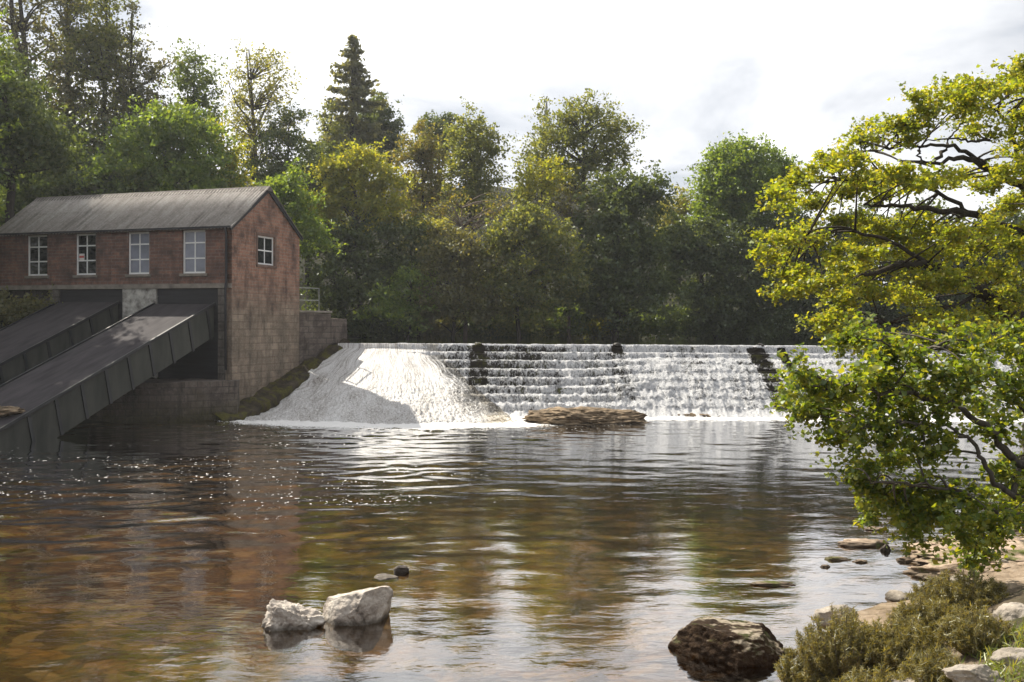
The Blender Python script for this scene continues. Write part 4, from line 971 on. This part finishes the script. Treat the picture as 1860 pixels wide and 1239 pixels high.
tree('round_tree', 'large round green tree on the right bank against the sky', 84, 1350, [(1345, 285, 46, 30), (1305, 310, 36, 36), (1395, 300, 44, 34), (1350, 335, 54, 36), (1300, 360, 36, 36), (1415, 345, 36, 40), (1365, 380, 54, 36), (1310, 400, 46, 34), (1400, 400, 46, 40), (1345, 340, 80, 56)], 'green', .9, 80, .22, 1.5, rad=.34, frac=.12)
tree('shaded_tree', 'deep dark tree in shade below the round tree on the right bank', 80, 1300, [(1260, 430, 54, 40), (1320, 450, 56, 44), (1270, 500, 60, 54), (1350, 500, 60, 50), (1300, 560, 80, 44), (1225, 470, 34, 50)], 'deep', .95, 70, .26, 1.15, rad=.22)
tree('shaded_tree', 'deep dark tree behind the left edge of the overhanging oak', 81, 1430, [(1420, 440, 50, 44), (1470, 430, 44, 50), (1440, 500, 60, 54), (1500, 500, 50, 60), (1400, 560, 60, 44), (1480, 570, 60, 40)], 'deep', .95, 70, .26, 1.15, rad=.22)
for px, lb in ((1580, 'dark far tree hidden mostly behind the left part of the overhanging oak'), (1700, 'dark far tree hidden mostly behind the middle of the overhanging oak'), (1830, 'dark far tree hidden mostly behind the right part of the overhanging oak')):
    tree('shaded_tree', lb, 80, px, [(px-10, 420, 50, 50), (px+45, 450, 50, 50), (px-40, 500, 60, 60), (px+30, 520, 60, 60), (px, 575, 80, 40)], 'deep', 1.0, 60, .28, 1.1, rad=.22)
# low growth on the waterline of the far bank
SH = [(1005, 601, 'olive', 'olive reedy bush at the very edge of the pool under the brambles'), (1120, 601, 'olive', 'olive reedy bush at the pool edge right of the other reedy one'), (890, 603, 'dark', 'low dark reedy clump at the pool edge left of the olive reeds'), (655, 590, 'dark', 'dark low bush at the waterline beside the wing wall'), (720, 597, 'dark', 'dark low bush at the waterline under the light drooping bush'), (785, 596, 'brown', 'brownish low bush at the waterline under the brown rounded bush'), (850, 592, 'dark', 'dark low bush at the waterline right of the brownish one'),
      (915, 592, 'olive', 'olive low bush at the waterline under the olive tree'), (975, 590, 'mid', 'green low bramble at the waterline left of the leafy brambles'), (1035, 584, 'green', 'leafy green bramble on the bank, leftmost of the bright ones'), (1090, 582, 'yellow', 'leafy green bramble on the bank in the middle of the bright ones'), (1150, 584, 'green', 'leafy green bramble on the bank under the large dark olive tree'),
      (1215, 586, 'mid', 'leafy bramble on the bank, rightmost of the bright ones'), (1275, 590, 'dark', 'dull bramble at the waterline under the deep dark tree'), (1340, 594, 'dark', 'dark bramble at the waterline below the round tree on the right'), (1405, 596, 'deep', 'very dark bramble at the waterline left of the oak leaves'), (1465, 596, 'deep', 'very dark bramble at the waterline touching the oak leaves')]
for i, (px, py, pal, lb) in enumerate(SH):
    tree('low_bush', lb, 76+ (i % 3)*.8+(2.5 if px > 800 else -1), px, [(px-18, py, 26, 22), (px+16, py-4, 26, 24), (px, py+12, 36, 12)], pal, .55, 48, .2, 1.2, rad=.05, frac=.1, group='low bushes along the far waterline', cat='bush')
for i, (px, py, pal, lb) in enumerate([(40, 345, 'mid', 'ferny green bush on the hill left of the house roof'), (110, 350, 'dark', 'dark bush on the hill against the house roof'), (165, 335, 'dark', 'dark bush on the hill below the larches'), (20, 390, 'deep', 'dark bush on the hill by the left end of the house')]):
    tree('hill_bush', lb, 64+i, px, [(px, py, 42, 26), (px-25, py+20, 36, 26), (px+25, py+18, 36, 26)], pal, .7, 60, .22, 1.1, rad=.06, frac=.1, group='bushes on the left hill', cat='bush')
tree('hill_bush', 'dark overgrown bush in the shade left of the farther chute', 48.5, 30, [(20, 560, 44, 26), (62, 566, 20, 24), (0, 575, 40, 22)], 'brown', .5, 60, .15, 1.2, rad=.05, frac=.2, group='bushes on the left hill', cat='bush')

# --- the two trees that reach in from the right bank
def reach_tree(name, label, D, base, blobs, pal, leaf, cr, n, dens, limbsets, bark, shape, frac, inner=.25, flat=.7, seed=1):
    rs = np.random.RandomState(seed); bz = gz(base[0], base[1])
    root = empty(name, (base[0], base[1], bz), label, 'tree')
    mb = MB(); nodes = []
    for pl, r0, r1 in limbsets:
        P = np.array([p if len(p) == 3 and p[2] > 1e5 else tuple(at(p[0], p[1], D+p[2])) if not isinstance(p, Vector) else tuple(p) for p in pl])
        k = np.linspace(0, len(P)-1, (len(P)-1)*5+1); i0 = np.minimum(k.astype(int), len(P)-2); f = (k-i0)[:, None]
        pm = np.stack([P[np.maximum(i0-1, 0)], P[i0], P[i0+1], P[np.minimum(i0+2, len(P)-1)]], 0)
        Q = .5*(2*pm[1]+(pm[2]-pm[0])*f+(2*pm[0]-5*pm[1]+4*pm[2]-pm[3])*f**2+(3*pm[1]-pm[0]-3*pm[2]+pm[3])*f**3)
        Q[1:-1] += rs.normal(size=Q[1:-1].shape)*.03
        mb.tube([tuple(q) for q in Q], list(np.linspace(r0, r1, len(Q))), 8); nodes.append(Q)
    nodes = np.concatenate(nodes)
    B = wblobs(blobs, D); C = clumps(B, rs, cr, dens, inner)
    C = C+rs.normal(size=C.shape)*cr*.3
    for c in C[rs.rand(len(C)) < frac]:
        j = np.argsort(np.linalg.norm(nodes-c, axis=1))[:6]; s = nodes[j[rs.randint(0, len(j))]]
        mid = (s+c)/2+rs.normal(size=3)*.12+np.array([0, 0, .10])
        kk = np.linspace(0, 1, 6)[:, None]; pts = (1-kk)**2*s+2*kk*(1-kk)*mid+kk*kk*c
        mb.tube([tuple(p) for p in pts], list(np.linspace(.020, .005, 6)*D/15), 4)
    mb.v = [(a-base[0], b-base[1], c-bz) for a, b, c in mb.v]; mb.build('trunk', M[bark], root, True)
    leaves('crown', [leaf_geo(spray(C, n, cr, rs, flat), leaf, rs, shape, up=1.3)], M['leaf_'+pal], root)
    return root
jr = np.random.RandomState(5)
def J(l, rx, ry, sp): return [(x, y, rx*jr.uniform(.75, 1.2), ry*jr.uniform(.75, 1.2), jr.uniform(-sp, sp)) for x, y in l]
OAK = [(1682,174),(1730,161),(1770,157),(1822,161),(1852,144),(1621,231),(1565,248),(1643,244),(1700,213),(1744,196),(1765,231),(1831,222),(1850,255),(1880,190),(1552,292),(1500,305),(1447,331),(1421,361),(1482,370),(1534,344),(1613,326),(1639,322),(1604,353),
       (1709,330),(1752,322),(1796,338),(1840,370),(1818,300),(1850,310),(1425,431),(1408,457),(1469,423),(1534,405),(1578,414),(1504,462),(1456,492),(1444,518),(1491,510),(1543,492),(1621,423),(1687,414),(1744,423),(1796,414),(1840,449),(1578,462),(1643,457),(1709,462),(1774,449),(1831,484),
       (1526,540),(1512,584),(1543,612),(1578,536),(1665,510),(1656,540),(1730,505),(1774,500),(1796,571),(1840,536),(1691,580),(1730,593),(1850,590),(1870,420),(1880,520),(1890,340),(1885,118),(1850,130),(1815,152),(1872,160)]
BK = Vector((14.6, 25.5, gz(14.6, 25.5)-.3))
oak_l = [([BK, Vector((14.4, 25.2, 3.2)), Vector((13.6, 24.7, 4.2)), (1850, 580, .3), (1790, 535, 0), (1730, 505, -.3), (1690, 482, -.5), (1640, 480, -.8), (1570, 500, -1.2)], .34, .04),
         ([Vector((14.4, 25.2, 3.0)), Vector((14.2, 25.0, 6.0)), (1890, 380, .5), (1840, 330, .4), (1790, 300, .2), (1750, 288, 0), (1700, 296, -.3), (1630, 292, -.6)], .17, .02),
         ([(1790, 296, .2), (1740, 270, 0), (1690, 262, -.2), (1640, 264, -.5), (1590, 275, -.8)], .06, .012),
         ([(1690, 296, -.3), (1715, 275, 0), (1725, 250, .2), (1745, 225, .5)], .05, .012), ([(1672, 268, -.3), (1668, 285, -.4), (1685, 296, -.3)], .035, .02), ([(1800, 250, .5), (1770, 255, .3), (1730, 252, .2), (1680, 258, .0)], .04, .012),
         ([(1880, 440, .5), (1820, 410, .3), (1760, 388, .1), (1690, 380, -.2), (1620, 374, -.5), (1570, 372, -.8)], .13, .02), ([(1790, 535, 0), (1730, 555, -.3), (1660, 575, -.6), (1600, 590, -1)], .06, .015),
         ([(1690, 482, -.5), (1620, 440, -.8), (1540, 420, -1.2), (1460, 430, -1.5)], .06, .012), ([(1760, 388, .1), (1690, 340, .3), (1600, 330, .2), (1500, 330, 0)], .06, .012), ([(1890, 380, .5), (1850, 280, .7), (1830, 220, .9), (1780, 190, 1)], .10, .015)]
reach_tree('oak_tree', 'large yellow-green oak leaning over the river from the right bank', 24, (BK.x, BK.y), J(OAK, 29, 18, 2.4), 'oak', .080, .30, 110, 1.6, oak_l, 'bark_dark', 'lobed', .30, flat=.45, seed=21)
SAP = [(1461,682),(1476,698),(1492,711),(1468,742),(1445,728),(1507,738),(1542,715),(1554,692),(1534,765),(1515,788),(1577,723),(1596,684),(1588,665),(1577,769),(1569,800),(1612,738),(1616,792),(1639,723),(1654,688),(1631,637),(1569,612),(1535,614),(1600,649),(1670,657),(1689,715),(1709,676),(1662,777),(1701,761),(1732,730),(1740,692),(1747,637),(1786,676),(1805,637),(1825,715),(1786,734),(1825,773),(1767,777),(1724,808),(1678,823),(1639,831),
       (1556,872),(1565,856),(1592,889),(1631,889),(1608,914),(1590,930),(1647,909),(1678,885),(1654,938),(1662,962),(1689,947),(1709,909),(1740,940),(1767,909),(1755,971),(1767,998),(1776,1012),(1805,947),(1805,978),(1825,909),(1836,947),(1817,862),(1844,831),(1850,690),(1855,640),(1690,620),(1780,600),(1840,600),(1870,760),(1870,880)]
S0 = Vector((9.6, 15.6, gz(9.6, 15.6)-.2))
sap_l = [([S0, Vector((9.2, 15.4, 1.9)), (1850, 840, .2), (1800, 780, 0), (1740, 740, -.2), (1660, 715, -.5), (1560, 715, -.8), (1470, 700, -1.0)], .085, .010),
         ([S0, Vector((9.0, 15.1, 1.6)), (1840, 900, 0), (1800, 860, -.1), (1770, 810, -.2), (1730, 780, -.3), (1650, 770, -.6), (1560, 780, -.8)], .06, .008), ([S0, (1850, 940, 0), (1800, 925, -.2), (1740, 900, -.4), (1660, 880, -.7), (1580, 870, -1)], .05, .008),
         ([Vector((9.2, 15.4, 1.9)), (1860, 740, .3), (1810, 680, .2), (1750, 640, 0), (1660, 630, -.4), (1570, 615, -.7)], .06, .008), ([(1800, 925, -.2), (1785, 960, -.3), (1770, 1005, -.4)], .025, .008), ([(1840, 900, 0), (1850, 840, .3), (1860, 760, .5), (1850, 660, .6)], .05, .01)]
reach_tree('maple_sapling', 'bright green maple sapling hanging low over the water at right', 15, (S0.x, S0.y), J(SAP, 26, 18, 1.3), 'maple', .072, .20, 62, 1.7, sap_l, 'bark_grey', 'lobed', .25, seed=33)

# --- gorse on the near bank and a little grass
def gorse(label, px, py, z, r, seed, n=1.0):
    rs = np.random.RandomState(seed); p = onz(px, py, z); bz = gz(p.x, p.y); root = empty('gorse_bush', (p.x, p.y, bz), label, 'bush', 'gorse bushes on the near bank')
    ns = int(150*n); mb = MB(); pts = []; ax = []
    for k in range(ns):
        th = rs.rand()*6.28; q = math.sqrt(rs.rand()); tipp = np.array([math.cos(th)*q*r[0], math.sin(th)*q*r[1], r[2]*(1-.55*q*q)*rs.uniform(.55, 1.2)])
        b0 = np.array([tipp[0]*.35, tipp[1]*.35, -.08]); mid = np.array([tipp[0]*.8, tipp[1]*.8, tipp[2]*.45])
        kk = np.linspace(0, 1, 7)[:, None]; L_ = (1-kk)**2*b0+2*kk*(1-kk)*mid+kk*kk*tipp
        if k % 2 == 0: mb.tube([tuple(x) for x in L_], list(np.linspace(.010, .004, 7)), 4)
        f = rs.uniform(.30, 1.02, 125)[:, None]; c = (1-f)**2*b0+2*f*(1-f)*mid+f*f*tipp
        d = rs.normal(size=(125, 3)); d[:, 2] += .5; d /= np.linalg.norm(d, axis=1)[:, None]
        pts.append(c+d*.028*rs.uniform(.4, 1.6, 125)[:, None]); ax.append(d)
    mb.build('stems', M['bark_pale'], root, True)
    P = np.concatenate(pts)+np.array(root.location)[None]
    leaves('foliage', [leaf_geo(P, .038, rs, 'blade', elong=1.5, axis=np.concatenate(ax)*1.6)], M['leaf_gorse'], root)
gorse('left gorse bush at the waterline, tallest of the gorse', 1535, 1215, .40, (.58, .50, .66), 1, 1.6)
gorse('low gorse bush left of the bottom edge nearest the dark brown boulder', 1470, 1250, .16, (.40, .34, .40), 2, .9)
gorse('middle gorse bush between the tall left bush and the pale rocks', 1640, 1195, .60, (.56, .44, .46), 3, 1.4)
gorse('gorse bush below the rock shelf, behind the others', 1745, 1125, .62, (.66, .44, .40), 4, 1.4)
gorse('gorse bush at right beside the grey rounded rock', 1775, 1185, .82, (.42, .34, .38), 5, 1.0)
gorse('front gorse bush at the bottom of the frame', 1590, 1262, .60, (.46, .34, .40), 6, 1.1)
gorse('gorse bush filling the middle of the gorse patch', 1690, 1160, .66, (.50, .40, .36), 9, 1.1)
gorse('gorse bush under the middle one, between pale rocks at the bottom', 1700, 1225, .80, (.36, .30, .34), 8, .9)
gorse('small gorse tuft growing on the end of the dark brown boulder', 1432, 1182, .05, (.12, .10, .20), 7, .3)
rs = np.random.RandomState(9)
gp = []
while len(gp) < 9000:
    x, y = rs.uniform(3.2, 7.5), rs.uniform(6.5, 10.6)
    gp.append((x, y))
gp = np.array(gp); dl = seg_sd(gp, LOWER); gp = gp[(dl > 2.0+.35*fbm(np.c_[gp*1.5, np.zeros(len(gp))], 2)) ]
zz = height(gp[:, 0], gp[:, 1]); d = rs.normal(size=(len(gp), 3))*.45; d[:, 2] = 1.3
C = np.c_[gp, zz+.05]
M['leaf_grass'] = leaf_mat('leaf_grass', [(.08,.11,.025), (.13,.16,.035), (.20,.19,.06)], .45)
g = leaf_geo(C, .085, rs, 'blade', elong=1.7, axis=d*1.5, up=.0); tag(leaves('bank_grass', [g], M['leaf_grass'], None), 'short yellow-green grass at the lower right corner', 'grass', kind='stuff')
SKY_LO, SKY_HI, EXPO, HAZE = .80, 1.02, .72, .00034
# ------------------------------------------------------------------ sky and light
w = bpy.data.worlds.new('World'); sc.world = w; w.use_nodes = True
nt = w.node_tree; nt.nodes.clear()
def N(t, **k):
    n = nt.nodes.new(t)
    for a, v in k.items(): setattr(n, a, v)
    return n
Lk = nt.links.new
tcn = N('ShaderNodeTexCoord')
sky = N('ShaderNodeTexSky', sky_type='NISHITA'); sky.sun_disc = False; sky.sun_elevation = SUN_EL; sky.sun_rotation = SUN_AZ
sky.air_density = 1.2; sky.dust_density = 1.5
b1 = N('ShaderNodeBackground'); b1.inputs[1].default_value = .075; Lk(sky.outputs[0], b1.inputs[0])
mp = N('ShaderNodeMapping'); mp.inputs['Scale'].default_value = (1, 1, 2.6); Lk(tcn.outputs['Generated'], mp.inputs[0])
n1 = N('ShaderNodeTexNoise'); n1.inputs['Scale'].default_value = 2.3; n1.inputs['Detail'].default_value = 7; n1.inputs['Roughness'].default_value = .55; n1.inputs['Distortion'].default_value = .4; Lk(mp.outputs[0], n1.inputs[0])
# brightness of the cloud: glowing around and below the sun, dim away from it
dot = N('ShaderNodeVectorMath', operation='DOT_PRODUCT'); Lk(tcn.outputs['Generated'], dot.inputs[0])
gd = Vector((-.42, .88, .30)).normalized(); dot.inputs[1].default_value = gd
mr = N('ShaderNodeMapRange'); mr.interpolation_type = 'SMOOTHSTEP'; Lk(dot.outputs['Value'], mr.inputs[0])
for i, v in enumerate((.30, 1.0, SKY_LO, SKY_HI)): mr.inputs[1+i].default_value = v
cr = N('ShaderNodeValToRGB'); cr.color_ramp.elements[0].position = .42; cr.color_ramp.elements[1].position = .66
cr.color_ramp.elements[0].color = (.43, .455, .50, 1); cr.color_ramp.elements[1].color = (1.0, 1.0, 1.0, 1); Lk(n1.outputs[0], cr.inputs[0])
b2 = N('ShaderNodeBackground'); Lk(cr.outputs[0], b2.inputs[0]); Lk(mr.outputs[0], b2.inputs[1])
cov = N('ShaderNodeMapRange'); Lk(n1.outputs[0], cov.inputs[0])
for i, v in enumerate((.30, .46, .55, 1.0)): cov.inputs[1+i].default_value = v
mx = N('ShaderNodeMixShader'); Lk(cov.outputs[0], mx.inputs[0]); Lk(b1.outputs[0], mx.inputs[1]); Lk(b2.outputs[0], mx.inputs[2])
ow = N('ShaderNodeOutputWorld'); Lk(mx.outputs[0], ow.inputs[0])
sl = bpy.data.lights.new('sun', 'SUN'); sl.energy = 5.0; sl.angle = R(.53); sl.color = (1.0, .93, .80)
so = bpy.data.objects.new('sun', sl); COL.objects.link(so)
sd = Vector((math.sin(SUN_AZ)*math.cos(SUN_EL), math.cos(SUN_AZ)*math.cos(SUN_EL), math.sin(SUN_EL)))
so.rotation_euler = sd.to_track_quat('Z', 'Y').to_euler(); so.location = sd*300
v = sc.view_settings; sc.display_settings.display_device = 'sRGB'
v.view_transform = 'Standard'; v.look = 'None'; v.gamma = 1; v.exposure = EXPO; v.use_curve_mapping = False
c = sc.cycles
c.max_bounces = 8; c.diffuse_bounces = 3; c.glossy_bounces = 3; c.transmission_bounces = 5; c.transparent_max_bounces = 12
c.caustics_reflective = False; c.caustics_refractive = False; c.sample_clamp_indirect = 6; c.sample_clamp_direct = 12
c.use_denoising = True; c.use_adaptive_sampling = True; c.adaptive_threshold = .015

# ------------------------------------------------------------------ thin haze added to lift the shade of the far trees
me = MB().box((-940, -540, -4.5), (940, 1240, 62)); hz = me.build('haze', None); tag(hz, kind='stuff')
hm = bpy.data.materials.new('haze'); hm.use_nodes = True; hn = hm.node_tree; hn.nodes.clear()
pv = hn.nodes.new('ShaderNodeVolumePrincipled'); pv.inputs['Color'].default_value = (.93, .95, 1, 1); pv.inputs['Density'].default_value = HAZE; pv.inputs['Anisotropy'].default_value = .35
ho = hn.nodes.new('ShaderNodeOutputMaterial'); hn.links.new(pv.outputs[0], ho.inputs['Volume']); hz.data.materials.append(hm)
c.volume_bounces = 0
